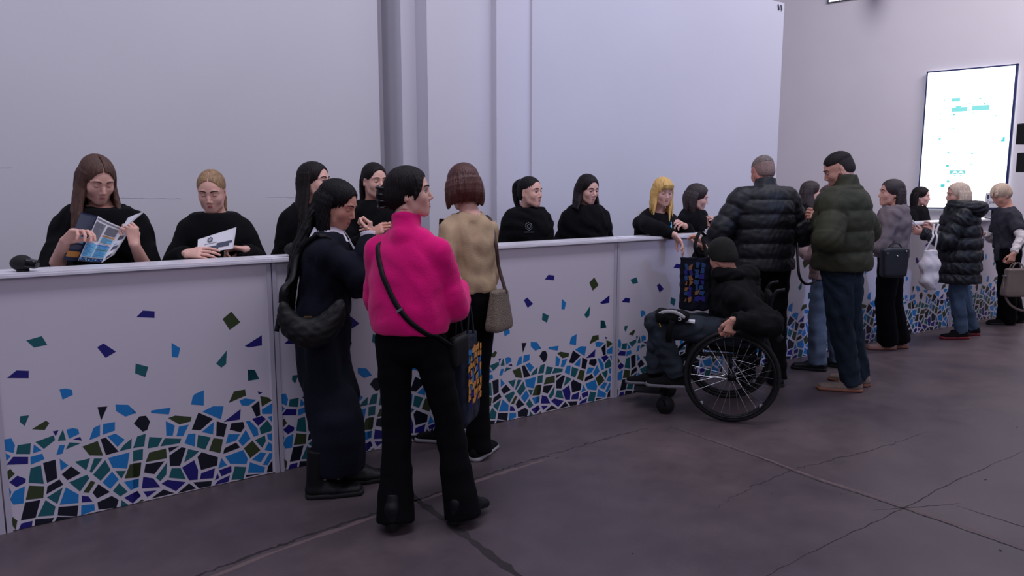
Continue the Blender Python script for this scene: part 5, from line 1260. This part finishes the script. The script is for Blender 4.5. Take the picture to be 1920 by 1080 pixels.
# ------------------------------------------------------------------ things in hands, on laps and on the counter
from mathutils.bvhtree import BVHTree
def bvh(root, name):
    o = [c for c in root_of(root).children if c.name.split('.')[0] == name][0]; b0 = np.array(o.parent.location)
    return BVHTree.FromPolygons([tuple(np.array(v.co) + b0) for v in o.data.vertices], [tuple(p.vertices) for p in o.data.polygons])
def root_of(fig):
    return min([o for o in COL.objects if o.name.startswith('person')], key=lambda o: np.linalg.norm(np.array(o.location) - fig.base))
def drape(P, tree, d, off=.006, n=6):
    """lay a path onto a garment; d = direction pointing into the body"""
    out = []; d = unit(d)
    for q in cat(P, n):
        h = tree.ray_cast(Vector(q - d * .35), Vector(d), .6)
        out.append(np.array(h[0]) - d * off if h[0] is not None else q)
    return out
RC = np.stack([_rt, _fw, UPV], 1)       # right, away, up seen from the camera
def sheet(mb, P, nu=8, nv=8, m=0, th=.0012):
    """bent sheet through a function P(u, v) with a little thickness"""
    V = [P(i / nu, j / nv) for j in range(nv + 1) for i in range(nu + 1)]; V = np.array(V)
    F_ = [(j * (nu + 1) + i, j * (nu + 1) + i + 1, (j + 1) * (nu + 1) + i + 1, (j + 1) * (nu + 1) + i) for j in range(nv) for i in range(nu)]
    N = normals(V, np.array(F_)); n = len(V)
    mb.add(list(V) + list(V - N * th), F_ + [tuple(n + k for k in f[::-1]) for f in F_], m); return V
# 1 the big brochure
def page(pts):     # bilinear patch with a bow
    a, b_, c, d, bow = pts
    return lambda u, v: (a * (1 - u) + b_ * u) * (1 - v) + (d * (1 - u) + c * u) * v + bow * (4 * u * (1 - u))
Yb = 4.26
bl, br, tr_, tl = atY(146, 489, Yb), atY(192, 492, Yb + .02), atY(231, 427, Yb + .08), atY(184, 405, Yb + .03)
r = empty('brochure', tuple((bl + br) / 2)); tag(r, 'open glossy brochure with blue pages held by the brown haired clerk at far left', 'brochure')
def art(P, off, items, mats, name, parent):
    mb = MB(); 
    for (u0, v0, u1, v1, m) in items:
        nu = max(1, int((u1 - u0) * 6)); V = []; F_ = []
        for j in range(2):
            for i in range(nu + 1): V.append(P(u0 + (u1 - u0) * i / nu, v0 if j == 0 else v1) + off)
        F_ = [(i, i + 1, nu + 2 + i, nu + 1 + i) for i in range(nu)]; mb.add(V, F_, m)
    return mb.build(name, mats, parent)
P1 = page((bl, br, tr_, tl, -_fw * .012)); mb = MB(); sheet(mb, P1, 10, 6); mb.build('left_page', MATS['paper'], r)
bro = [MATS[x] for x in ('ink_grey', 'ink_cyan', 'ink_blue', 'ink_orange', 'ink_navy', 'ink_olive')]
it = [(.03, .0, .97, .10, 4), (.05, .12, .47, .42, 1), (.52, .12, .95, .42, 1), (.05, .5, .45, .9, 0), (.53, .5, .93, .62, 1), (.53, .70, .93, .9, 0), (.5, .64, .95, .67, 3), (.5, .40, .95, .43, 2), (.5, .30, .95, .33, 5), (.05, .94, .96, .97, 0)]
r5 = random.Random(5)
for i in range(22): u = .04 + r5.random() * .88; it.append((u, .01 + r5.random() * .07, u + .05, .03 + r5.random() * .08, 2 if i % 2 else 1))
off = -_fw * .0028
for i in range(26):
    v = .14 + .76 * i / 26
    for u0 in (.07, .55): it.append((u0, v, u0 + .20 + .17 * r5.random(), v + .009, 0 if v > .45 else 2))
mb = MB()
for k_, (u0, v0, u1, v1, m) in enumerate(it):
    nu = 4; o_ = off * (1 + .15 * (k_ % 7)) if k_ > 9 else off; V = [P1(u0 + (u1 - u0) * i / nu, v) + (o_ if k_ <= 9 else off * 1.8) for v in (v0, v1) for i in range(nu + 1)]
    mb.add(V, [(i, i + 1, nu + 2 + i, nu + 1 + i) for i in range(nu)], m)
mb.build('page_print', bro, r)
a, b_, c, d = br, atY(198, 490, Yb + .12), atY(242, 433, Yb + .10), atY(231, 427, Yb + .08)
P2 = page((a, atY(214, 478, Yb + .03), atY(246, 428, Yb + .03), d, -_fw * .01)); mb = MB(); sheet(mb, P2, 8, 5); mb.build('right_page', MATS['paper'], r)
it = [(.2, .05, .7, .14, 0), (.25, .3, .8, .42, 0), (.3, .62, .85, .74, 0), (.15, .48, .5, .52, 1)]
art(P2, off, it, [MATS['ink_slate'], MATS['ink_cyan']], 'page_print', r)
P3 = page((atY(228, 428, Yb), atY(246, 418, Yb - .02), atY(272, 396, Yb - .03), atY(240, 408, Yb), -_fw * .01)); mb = MB(); sheet(mb, P3, 6, 5); mb.build('turned_page', MATS['paper'], r)
mb = MB(); sheet(mb, page((atY(118, 487, Yb + .04), atY(150, 490, Yb + .05), atY(184, 405, Yb + .06), atY(151, 398, Yb + .05), -_fw * .004)), 6, 6); cv = mb.build('cover', MATS['ink_navy'], r)
Pc_ = page((atY(118, 487, Yb + .04), atY(150, 490, Yb + .05), atY(184, 405, Yb + .06), atY(151, 398, Yb + .05), -_fw * .004))
art(Pc_, -_fw * .004, [(.12, .08, .85, .20, 1), (.12, .24, .8, .34, 0), (.1, .38, .8, .52, 2), (.05, .66, .95, .97, 0)], [MATS['ink_slate'], MATS['ink_orange'], MATS['ink_cyan']], 'cover_print', cv)
# 2 newsletter
q_ = [atY(370, 476, 4.25), atY(436, 466, 4.25), atY(438, 430, 4.28), atY(371, 449, 4.28)]
r = empty('newsletter', tuple(q_[0])); tag(r, 'grey white newsletter with a hexagon emblem held by the blonde clerk', 'newsletter')
Pn = page((*q_, -_fw * .006)); mb = MB(); sheet(mb, Pn, 8, 5); sheet(mb, page((q_[0] + _fw * .01, q_[1] + _fw * .012, q_[2] + _fw * .012 + UPV * .012 + _rt * .012, q_[3] + _fw * .01, -_fw * .004)), 6, 4); mb.build('pages', MATS['paper'], r)
art(Pn, off, [(.12, .08, .6, .2, 0), (.25, .2, .9, .34, 0), (.55, .34, .98, .46, 0), (.2, .52, .55, .55, 1)], [MATS['ink_slate'], MATS['ink_grey']], 'page_print', r)
mb = MB(); hx = [(.36 + .085 * math.cos(t), .76 + .17 * math.sin(t)) for t in np.linspace(.5, .5 + 2 * math.pi, 6, endpoint=False)]
mb.add([Pn(u, v) - _fw * .0035 for u, v in hx], [tuple(range(6))]); mb.add([Pn(.36 + (u - .36) * .6, .76 + (v - .76) * .6) - _fw * .0042 for u, v in hx], [tuple(range(6))], 1); mb.build('emblem', [MATS['ink_slate'], MATS['paper_grey']], r)

# scanners and cards on the counter top
def scanner(px, py, lab, R_=.034, rough=None):
    c = atY(px, py, tz(atY(px, py, 3.97)[0]) + .06); c[2] = CT
    r = empty('barcode_scanner', tuple(c)); tag(r, lab, 'scanner', 'scanners on the counter')
    b = Blob(.003); b.ell(c + UPV * .040, (.044, .034, .036), .006, RC); b.ell(c + UPV * .036 - _rt * .012, (.040, .034, .030), .01, RC); b.plane(c + UPV * .006, (0, 0, -1)); V, Q = b.mesh(); obj('housing', V, Q, MATS['black_rubber'], r)
    mb = MB(); mb.tube([c + UPV * .0005, c + UPV * .010], .026, 20); mb.build('base', MATS['dark_metal'], r, True)
    b = Blob(.003); b.seg(c + UPV * .038 + _rt * .030, c + UPV * .034 + _rt * .050, (.022, .026), (.020, .022), .004, UPV, pw=4); V, Q = b.mesh(); obj('window', V, Q, MATS['phone_black'], r); return r
scanner(42, 497, 'black rounded scanner on the counter top at far left')
scanner(551, 474, 'dark rounded scanner on the counter just behind the long black hair')
def flatcard(px0, px1, py, lab, m='paper', h=.004, w_=.07, name='leaflet', off_=.05, ctg='paper', grp='papers lying on the counter'):
    a = atY(px0, py, tz(atY(px0, py, 3.97)[0]) + off_); b_ = atY(px1, py, tz(atY(px1, py, 3.97)[0]) + off_); d = unit((b_ - a) * [1, 1, 0]); L = np.linalg.norm((b_ - a)[:2]); R = np.stack([d, np.cross(UPV, d), UPV], 1)
    mb = MB(); mb.box((0, 0, .0003), (L, w_, h), rot=R, c=np.array([a[0], a[1], CT])); o = mb.build(name, MATS[m]); centre(o); tag(o, lab, ctg, grp)
flatcard(1118, 1137, 442, 'white slip of paper on the counter at the joint right of the long haired clerk')
flatcard(1168, 1194, 441, 'small white slip lying left of the blonde clerk with the fringe')
flatcard(478, 520, 476, 'white slip on the counter between the blonde reader and the smiling clerk')
c0 = atY(1336, 439, tz(5.1) + .05); c0[2] = CT
mb = MB(); R = np.stack([_rt, _fw, UPV], 1)
for i in range(4): mb.box((-.055 + .002 * (i % 2), -.04, .001 + i * .008), (.055, .04, .0075 + i * .008), rot=R, c=c0)
o = mb.build('leaflet_stack', MATS['paper']); centre(o); tag(o, 'small stack of white leaflets on the counter left of the black quilted jacket', 'paper')

def phone(c, up, nrm, lab, m='phone_black', w_=.072, l_=.148, t_=.008, case=None):
    up = unit(up); nrm = np.array(nrm, float); nrm = unit(nrm - up * (nrm @ up)); sd = np.cross(up, nrm); c = np.array(c, float)
    r = empty('phone', tuple(c - up * l_ / 2)); tag(r, lab, 'phone')
    b = Blob(.003); b.seg(c - up * (l_ / 2 - .012), c + up * (l_ / 2 - .012), (w_ / 2, t_ / 2 + .001), (w_ / 2, t_ / 2 + .001), .002, sd, pw=6); V, Q = b.mesh(); obj('case', V, Q, MATS[case or m], r)
    mb = MB(); R = np.stack([sd, up, nrm], 1); mb.box((-w_ / 2 + .004, -l_ / 2 + .006, t_ / 2), (w_ / 2 - .004, l_ / 2 - .006, t_ / 2 + .0025), rot=R, c=c); mb.build('screen', MATS['phone_black'], r)
    mb = MB(); mb.box((.004, l_ / 2 - .040, -t_ / 2 - .004), (.032, l_ / 2 - .010, -t_ / 2), rot=R, c=c); 
    mb.build('camera_bump', MATS['phone_black'], r); return r
mat('phone_rose', (188, 150, 146), rough=.3); mat('phone_white', (200, 200, 206), rough=.3)
f = FIG['beige']; phone(atD(833, 432, depth(f.wrL) - .03), UPV + _rt * .05 + _fw * .1, _fw + _rt * .4, 'rose gold phone raised by the woman in the beige jumper', case='phone_rose')
f = FIG['navy']; phone(f.wrR + _rt * .13 + UPV * .05 + _fw * .05, UPV * .6 + _rt * .4 + _fw * .3, -_rt + UPV * .3, 'black phone held up by the woman in the long navy dress')
f = FIG['puffer']; phone((f.wrL + f.wrR) / 2 + f.B @ np.array([0, .12, .05]), f.B @ np.array([-.3, .5, 1.]), f.B @ np.array([0, -1, .5]), 'phone held by the woman in the long black puffer coat', case='phone_white')
f = FIG['tee']; phone(f.wrR + f.B @ np.array([-.02, .12, .04]), f.B @ np.array([.2, 1., .1]), UPV, 'white phone held by the woman in the grey tee', case='phone_white')
f = FIG['beside']; phone(f.wrL + _rt * .06 + UPV * .09, UPV * .5 + _rt, -_fw + UPV * .4, 'black phone in the hand of the clerk beside the blonde')

# ------------------------------------------------------------------ bags
def strap(name, P, w_, th, side, m, parent, n=6):
    mb = MB(); mb.ribbon(cat(P, n), w_, th, side); return mb.build(name, MATS[m], parent, True)
# crescent bag of the navy woman
c = atD(583, 601, 3.66)
r = empty('shoulder_bag', tuple(c - UPV * .12)); tag(r, 'dark crescent shoulder bag hanging at the back of the long navy dress', 'bag')
b = Blob(.005); sdv = unit(_rt + _fw * .15)
pts = [(-.128, .085), (-.115, .015), (-.07, -.045), (0, -.068), (.07, -.04), (.118, .025), (.15, .095)]; rad = [(.018, .016), (.035, .040), (.045, .058), (.048, .066), (.045, .058), (.034, .042), (.010, .014)]
b.chain([c + sdv * u + UPV * v for u, v in pts], rad, .02, _fw, sub=3); V, Q = b.mesh(); obj('pouch', *wrinkle(V, Q, .0025, .05, 4), MATS['olive_leather'], r)
strap('strap', [c - sdv * .135 + UPV * .09, c - sdv * .125 + UPV * .16, atD(548, 520, 3.70), atD(560, 470, 3.76), FIG['navy'].shR + UPV * .085, FIG['navy'].T(.12, .09, 1.30 * FIG['navy'].s)], .03, .006, _rt, 'black_leather', r)
strap('strap_end', [c - sdv * .135 + UPV * .09, c - sdv * .150 + UPV * .02, c - sdv * .165 - UPV * .05], .022, .005, _rt, 'black_leather', r)
mb = MB(); mb.box((-.018, -.002, -.003), (.018, .002, .003), rot=RC, c=c - _fw * .052 + UPV * .028 - _rt * .0); mb.build('metal_badge', MATS['gold'], r)
# navy tote of the navy woman, under her arm
c = atD(688, 520, 3.95)
r = empty('tote_bag', tuple(c - UPV * .1)); tag(r, 'navy tote hanging from the arm of the woman in the long navy dress', 'bag')
b = Blob(.007); b.seg(c + UPV * .10, c - UPV * .07, (.10, .03), (.125, .04), .01, _rt, pw=4, flat=(True, False)); V, Q = b.mesh(); obj('sack', *wrinkle(V, Q, .006, .08, 3), MATS['navy_tote'], r)
strap('handle', [c + UPV * .09 + _rt * .05, c + UPV * .16 + _rt * .02, c + UPV * .09 - _rt * .05], .025, .005, _rt, 'navy_tote', r)
# crossbody strap + dark tote of the pink woman
f = FIG['pink']
def onback(u, z, o_=.0):     # point on the back of the jumper at side u, height z
    st = [(q[0][2], q[1]) for q in torso_st(f, .012, .895, [(.88, .150, .120), (.93, .172, .142), (1.02, .182, .150), (1.14, .180, .142), (1.25, .162, .125), (1.31, .138, .098), (1.36, .085, .066)])]
    zs = [a[0] for a in st]; rx = np.interp(z, zs, [a[1][0] for a in st]) ; ry = np.interp(z, zs, [a[1][1] for a in st]); w_ = (rx * .92) ** 2
    return f.T(u, -ry * math.sqrt(max(.03, 1 - min(u * u / (rx * rx), .97))) - .008 - o_, z)
r = empty('crossbody_bag', tuple(f.T(.19, .06, .86))); tag(r, 'black crossbody bag with its strap across the back of the pink jumper', 'bag')
k = f.s
P = [f.T(-.115, .05, 1.385 * k), f.T(-.118, -.02, 1.392 * k), onback(-.115, 1.33 * k), onback(-.095, 1.27 * k), onback(-.05, 1.18 * k), onback(0, 1.09 * k), onback(.06, 1.01 * k), onback(.115, .955 * k), onback(.165, .91 * k, .004), f.T(.205, .0, .86 * k)]
P = drape(P[2:9], bvh(f, 'jumper'), f.B[:, 1], .006) ; P = [f.T(-.10, .10, 1.36 * k)] + drape([f.T(-.105, .06, 1.4 * k), f.T(-.112, .0, 1.4 * k)], bvh(f, 'jumper'), -UPV, .006, 3) + P + [f.T(.205, .0, .86 * k)]
strap('strap', P, .024, .005, f.B[:, 0] + UPV * .6, 'black_leather', r, 1)
mb = MB(); q1 = P[26]; mb.box((-.017, -.006, -.006), (.017, .006, .006), rot=np.stack([unit(f.B[:, 0] + UPV * .6), f.B[:, 1], UPV], 1), c=q1); mb.build('buckle', MATS['chrome'], r)
b = Blob(.006); cc = f.T(.20, .10, .82 * k); b.seg(cc + f.B[:, 1] * -.06, cc + f.B[:, 1] * .06, (.07, .025), (.07, .025), .01, UPV, pw=4); V, Q = b.mesh(); obj('pouch', V, Q, MATS['black_leather'], r)
def tote_print(mb, c, ux, uz, w_, h_, nrm, seed, warm):
    rp = random.Random(seed); ny = int(h_ / .034); nx = max(2, int(w_ / .034))
    for j in range(ny):
        for i in range(nx):
            u0 = -w_ / 2 + w_ * i / nx; v0 = -h_ / 2 + h_ * j / ny; g = .003; J = lambda: rp.uniform(-.009, .009)
            V = [c + ux * (u0 + g + J()) + uz * (v0 + g + J()) + nrm, c + ux * (u0 + w_ / nx - g + J()) + uz * (v0 + g + J()) + nrm, c + ux * (u0 + w_ / nx - g + J()) + uz * (v0 + h_ / ny - g + J()) + nrm, c + ux * (u0 + g + J()) + uz * (v0 + h_ / ny - g + J()) + nrm]
            mb.add(V, [(0, 1, 2, 3)], 0 if (rp.random() < warm) else (1 if rp.random() < .5 else 2))
# tall printed tote between pink and beige
c = atD(872, 700, 3.80)
r = empty('tote_bag', tuple(c - UPV * .2)); tag(r, 'tall navy tote with orange mosaic print between the pink and the beige jumpers', 'bag')
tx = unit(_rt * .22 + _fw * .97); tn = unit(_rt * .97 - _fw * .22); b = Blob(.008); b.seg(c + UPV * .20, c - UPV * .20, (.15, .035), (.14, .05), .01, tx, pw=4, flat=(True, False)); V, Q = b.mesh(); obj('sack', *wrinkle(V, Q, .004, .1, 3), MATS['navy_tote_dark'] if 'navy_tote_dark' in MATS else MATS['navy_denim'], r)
mb = MB(); tote_print(mb, c + UPV * .0, tx, UPV, .24, .30, tn * .054, 4, .75); mb.build('mosaic_print', [MATS['ink_orange'], MATS['m_n'], MATS['m_b']], r)
for q in (-1, 1): strap('handle', [c + UPV * .19 + tx * .06 + tn * .03 * q, c + UPV * .34 + tn * .03 * q, c + UPV * .46 + tn * .01 * q - _rt * .02, c + UPV * .34 - tx * .04 + tn * .03 * q, c + UPV * .19 - tx * .06 + tn * .03 * q], .026, .004, tx, 'navy_denim', r)
# woven crossbody of the beige woman
f = FIG['beige']; c = atD(936, 581, 4.22)
r = empty('crossbody_bag', tuple(c - UPV * .1)); tag(r, 'small woven beige brown bag with dark strap beside the beige jumper woman', 'bag')
bx = unit(_rt * .45 + _fw * .9); b = Blob(.005); b.seg(c + UPV * .085, c - UPV * .075, (.075, .030), (.11, .045), .008, bx, pw=5); V, Q = b.mesh(); obj('pouch', V, Q, MATS['woven_beige'], r)
strap('strap', [c + UPV * .08 + bx * .04, atD(947, 545, 4.22), atD(935, 500, 4.24), atD(929, 455, 4.22), f.shR + UPV * .08, f.neck + f.B @ np.array([-.02, .10, -.04])], .020, .005, _rt, 'brown_strap', r)
mb = MB(); mb.tube([c + UPV * .088 + bx * .04, c + UPV * .115 + bx * .042], .014, 10); mb.build('strap_clip', MATS['black_leather'], r, True)
# tote with blue and orange print held out over the wheelchair
c = atD(1303, 527, 5.16)
r = empty('tote_bag', tuple(c - UPV * .17)); tag(r, 'dark printed tote bag handed over the counter to the man in the beanie', 'bag')
b = Blob(.006); b.seg(c + UPV * .165, c - UPV * .165, (.105, .018), (.10, .04), .01, _rt, pw=5, flat=(True, False)); V, Q = b.mesh(); obj('sack', *wrinkle(V, Q, .004, .09, 3), MATS['navy_denim'], r)
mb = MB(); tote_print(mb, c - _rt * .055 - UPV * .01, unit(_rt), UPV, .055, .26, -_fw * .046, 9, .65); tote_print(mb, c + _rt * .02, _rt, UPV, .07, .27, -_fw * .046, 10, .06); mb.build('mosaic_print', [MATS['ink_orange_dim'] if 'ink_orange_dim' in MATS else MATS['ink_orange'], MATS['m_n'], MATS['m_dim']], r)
wrR = FIG['wheel'].wrR
strap('handle', [c + UPV * .16 + _rt * .03, atD(1303, 462, 5.1), atD(1312, 436, 5.2), wrR + UPV * .09], .024, .004, _rt, 'black_cloth', r)
strap('handle', [c + UPV * .16 + _rt * .08, atD(1323, 470, 5.2), atD(1318, 448, 5.25), wrR + UPV * .09], .024, .004, _rt, 'black_cloth', r)
# white tote of the puffer coat woman
f = FIG['puffer']; c = atD(1743, 500, 7.18)
r = empty('tote_bag', tuple(c - UPV * .2)); tag(r, 'white cotton tote bag with a small red print hanging from the puffer coat arm', 'bag')
b = Blob(.007); b.chain([c + UPV * .16, c + UPV * .02, c - UPV * .13, c - UPV * .19 + _rt * .02], [(.075, .03), (.095, .05), (.085, .055), (.05, .04)], .05, unit(_rt + _fw * .3), flat=(True, False)); V, Q = b.mesh(); obj('sack', *wrinkle(V, Q, .0035, .12, 6), MATS['white_cotton'], r)
for q in (-1, 1): strap('handle', [c + UPV * .15 + _rt * (-.01 + .045 * q), c + UPV * .28 + _rt * (.03 + .02 * q), atD(1752 + 3 * q, 436, 7.18), atD(1756 + 4 * q, 420, 7.2)], .018, .004, _rt, 'white_cotton', r)
mb = MB(); mb.add([c - _rt * .085 - _fw * .045 + UPV * z + _rt * x for x, z in ((0, .0), (.02, -.01), (.022, -.06), (.0, -.07), (-.008, -.03))], [(4, 3, 2, 1, 0)]); mb.build('red_print', MATS['red_rubber'], r)
# black bag of the blazer woman
f = FIG['blazer']; c = atD(1676, 492, 6.60)
r = empty('shoulder_bag', tuple(c - UPV * .12)); tag(r, 'black leather shoulder bag against the grey blazer', 'bag')
b = Blob(.007); sx = unit(_rt + _fw * .2); b.seg(c + UPV * .09, c - UPV * .085, (.135, .045), (.12, .05), .012, sx, pw=4); V, Q = b.mesh(); obj('pouch', V, Q, MATS['black_leather_grey'] if 'black_leather_grey' in MATS else MATS['black_leather'], r)
strap('strap', [c + UPV * .08 - sx * .09, c + UPV * .15 - sx * .05, c + UPV * .17, c + UPV * .15 + sx * .05, c + UPV * .08 + sx * .1], .016, .005, _fw, 'black_leather', r)
for u, v in ((-.10, .085), (.09, .10), (.0, .06)):
    mb = MB(); q_ = c + sx * u + UPV * v - _fw * .05; mb.tube([q_, q_ - _fw * .008], .008, 10); mb.build('stud', MATS['chrome'], r, True)
# taupe handbag of the woman in the tee
f = FIG['tee']; c = atD(1904, 528, 7.85)
r = empty('handbag', tuple(c - UPV * .12)); tag(r, 'taupe leather handbag with long strap held at the right edge', 'bag')
b = Blob(.006); sx = unit(_rt + _fw * .1); b.seg(c + UPV * .095, c - UPV * .10, (.115, .045), (.135, .06), .008, sx, pw=6); V, Q = b.mesh(); obj('pouch', V, Q, MATS['taupe_leather'], r)
for q in (-1, 1): strap('handle', [c + UPV * .09 - sx * .07 - _fw * .03 * q, c + UPV * .17 - sx * .05 - _fw * .02 * q, c + UPV * .20 - _fw * .012 * q, c + UPV * .17 + sx * .05 - _fw * .02 * q, c + UPV * .09 + sx * .07 - _fw * .03 * q], .014, .006, sx, 'taupe_leather', r)
strap('long_strap', [c - sx * .125 + UPV * .06, c - sx * .12 - UPV * .10, c - sx * .04 - UPV * .24, c + sx * .10 - UPV * .31, c + sx * .22 - UPV * .30], .024, .005, UPV, 'taupe_leather', r)
mb = MB(); mb.tube([c - sx * .13 + UPV * .06 - _fw * .03, c - sx * .13 + UPV * .06 + _fw * .03], .007, 8); mb.build('strap_ring', MATS['chrome'], r, True)
# strap hanging from the black puffer man's right side
o = strap('bag_strap', [atD(1494, 455, 5.72), atD(1496, 490, 5.66), atD(1499, 518, 5.64), atD(1510, 532, 5.7), atD(1526, 529, 5.8), atD(1534, 515, 5.9)], .020, .005, _rt * .4 + UPV, 'black_leather', None); centre(o); tag(o, 'loose black bag strap looping below the sleeve of the black quilted jacket', 'strap')

# lap things in the wheelchair
c = atD(1262, 592, 4.98)
r = empty('waist_bag', tuple(c - UPV * .03)); tag(r, 'black and white bag lying on the knees of the seated man', 'bag')
b = Blob(.005); lx = unit(fwv); b.seg(c - lx * .07, c + lx * .07, (.075, .035), (.085, .045), .01, axv, pw=3); V, Q = b.mesh(); obj('pouch', *wrinkle(V, Q, .003, .05, 2), MATS['black_cloth'], r)
b = Blob(.004); b.chain([c + lx * .10 + UPV * .010 - axv * .065, c + lx * .05 + UPV * .038 - axv * .075, c - lx * .02 + UPV * .036 - axv * .078, c - lx * .075 + UPV * .004 - axv * .078], [(.012, .006)] * 4, .004, lx * 0 + UPV, sub=3); V, Q = b.mesh(); obj('white_trim', V, Q, MATS['white_rubber'], r)
mb = MB(); q_ = c - lx * .045 - axv * .086 - UPV * .006; mb.tube([q_ + .010 * (lx * math.cos(t) + UPV * math.sin(t)) for t in np.linspace(.6, 5.6, 12)], .003, 5); mb.build('round_logo', MATS['white_rubber'], r, True)
strap('strap', [c - UPV * .02 - axv * .085 + lx * .0, c - UPV * .10 - axv * .09 + lx * .02, c - UPV * .17 - axv * .06 + lx * .02], .04, .006, lx, 'black_cloth', r)
c = atD(1287, 600, 4.98); R = np.stack([unit(-fwv + UPV * -.12), axv, unit(UPV - fwv * .12)], 1)
mb = MB(); mb.box((-.055, -.05, -.006), (.055, .05, .006), rot=R, c=c); o = mb.build('small_box', MATS['paper']); 
mb = MB(); mb.box((-.03, -.052, -.003), (.02, -.0505, .0), rot=R, c=c); mb.box((-.045, -.04, .0062), (.01, .03, .0068), rot=R, c=c); ch = mb.build('box_print', MATS['ink_slate'], o); tag(o, 'flat white printed box on the lap of the seated man', 'box')
centre_child = None

# poster stand at the far end of the counter
Ysg = tz(9.8) + .10; c = atY(1863, 393, Ysg); 
r = empty('poster_sign', tuple(c)); tag(r, 'white sign with a blue crest and a Cyrillic heading in front of the bright screen', 'sign')
pl = atY(1847, 394, Ysg); dsg = depth(pl); pr = atD(1880, 394.5, dsg); px_ = unit((pr - pl) * [1, 1, 0]); wS = float(np.linalg.norm(pr - pl)); pt = atD(1847, 362, dsg); hS = pt[2] - pl[2]; pn = np.array([px_[1], -px_[0], 0]); RS = np.stack([px_, UPV, pn], 1)
mb = MB(); mb.box((0, 0, -.012), (wS, hS, 0), rot=RS, c=pl); mb.build('board', MATS['paper'], r)
mb = MB(); mb.box((0, 0, .0005), (wS, hS * .15, .002), rot=RS, c=pl); mb.box((.012, hS * .66, .0005), (.030, hS * .90, .002), rot=RS, c=pl); mb.box((.04, hS * .84, .0005), (.09, hS * .86, .002), rot=RS, c=pl); mb.box((.04, hS * .76, .0005), (.075, hS * .78, .002), rot=RS, c=pl); mb.build('sign_print', MATS['ink_navy'], r)
text('sign_heading', 'ГресПоспа', .040, pl + px_ * .012 + UPV * hS * .40 + pn * .002, RS, MATS['ink_navy'], r)
mb = MB(); cz = pl * [1, 1, 0] + px_ * wS / 2; mb.box((-.07, -.05, CT + .001), (.07, .05, CT + .010), rot=np.stack([px_, -pn, UPV], 1), c=cz); mb.box((-.012, -.008, CT + .008), (.012, .008, pl[2] + .02), rot=np.stack([px_, -pn, UPV], 1), c=cz - pn * .02); mb.build('stand', MATS['dark_metal'], r)
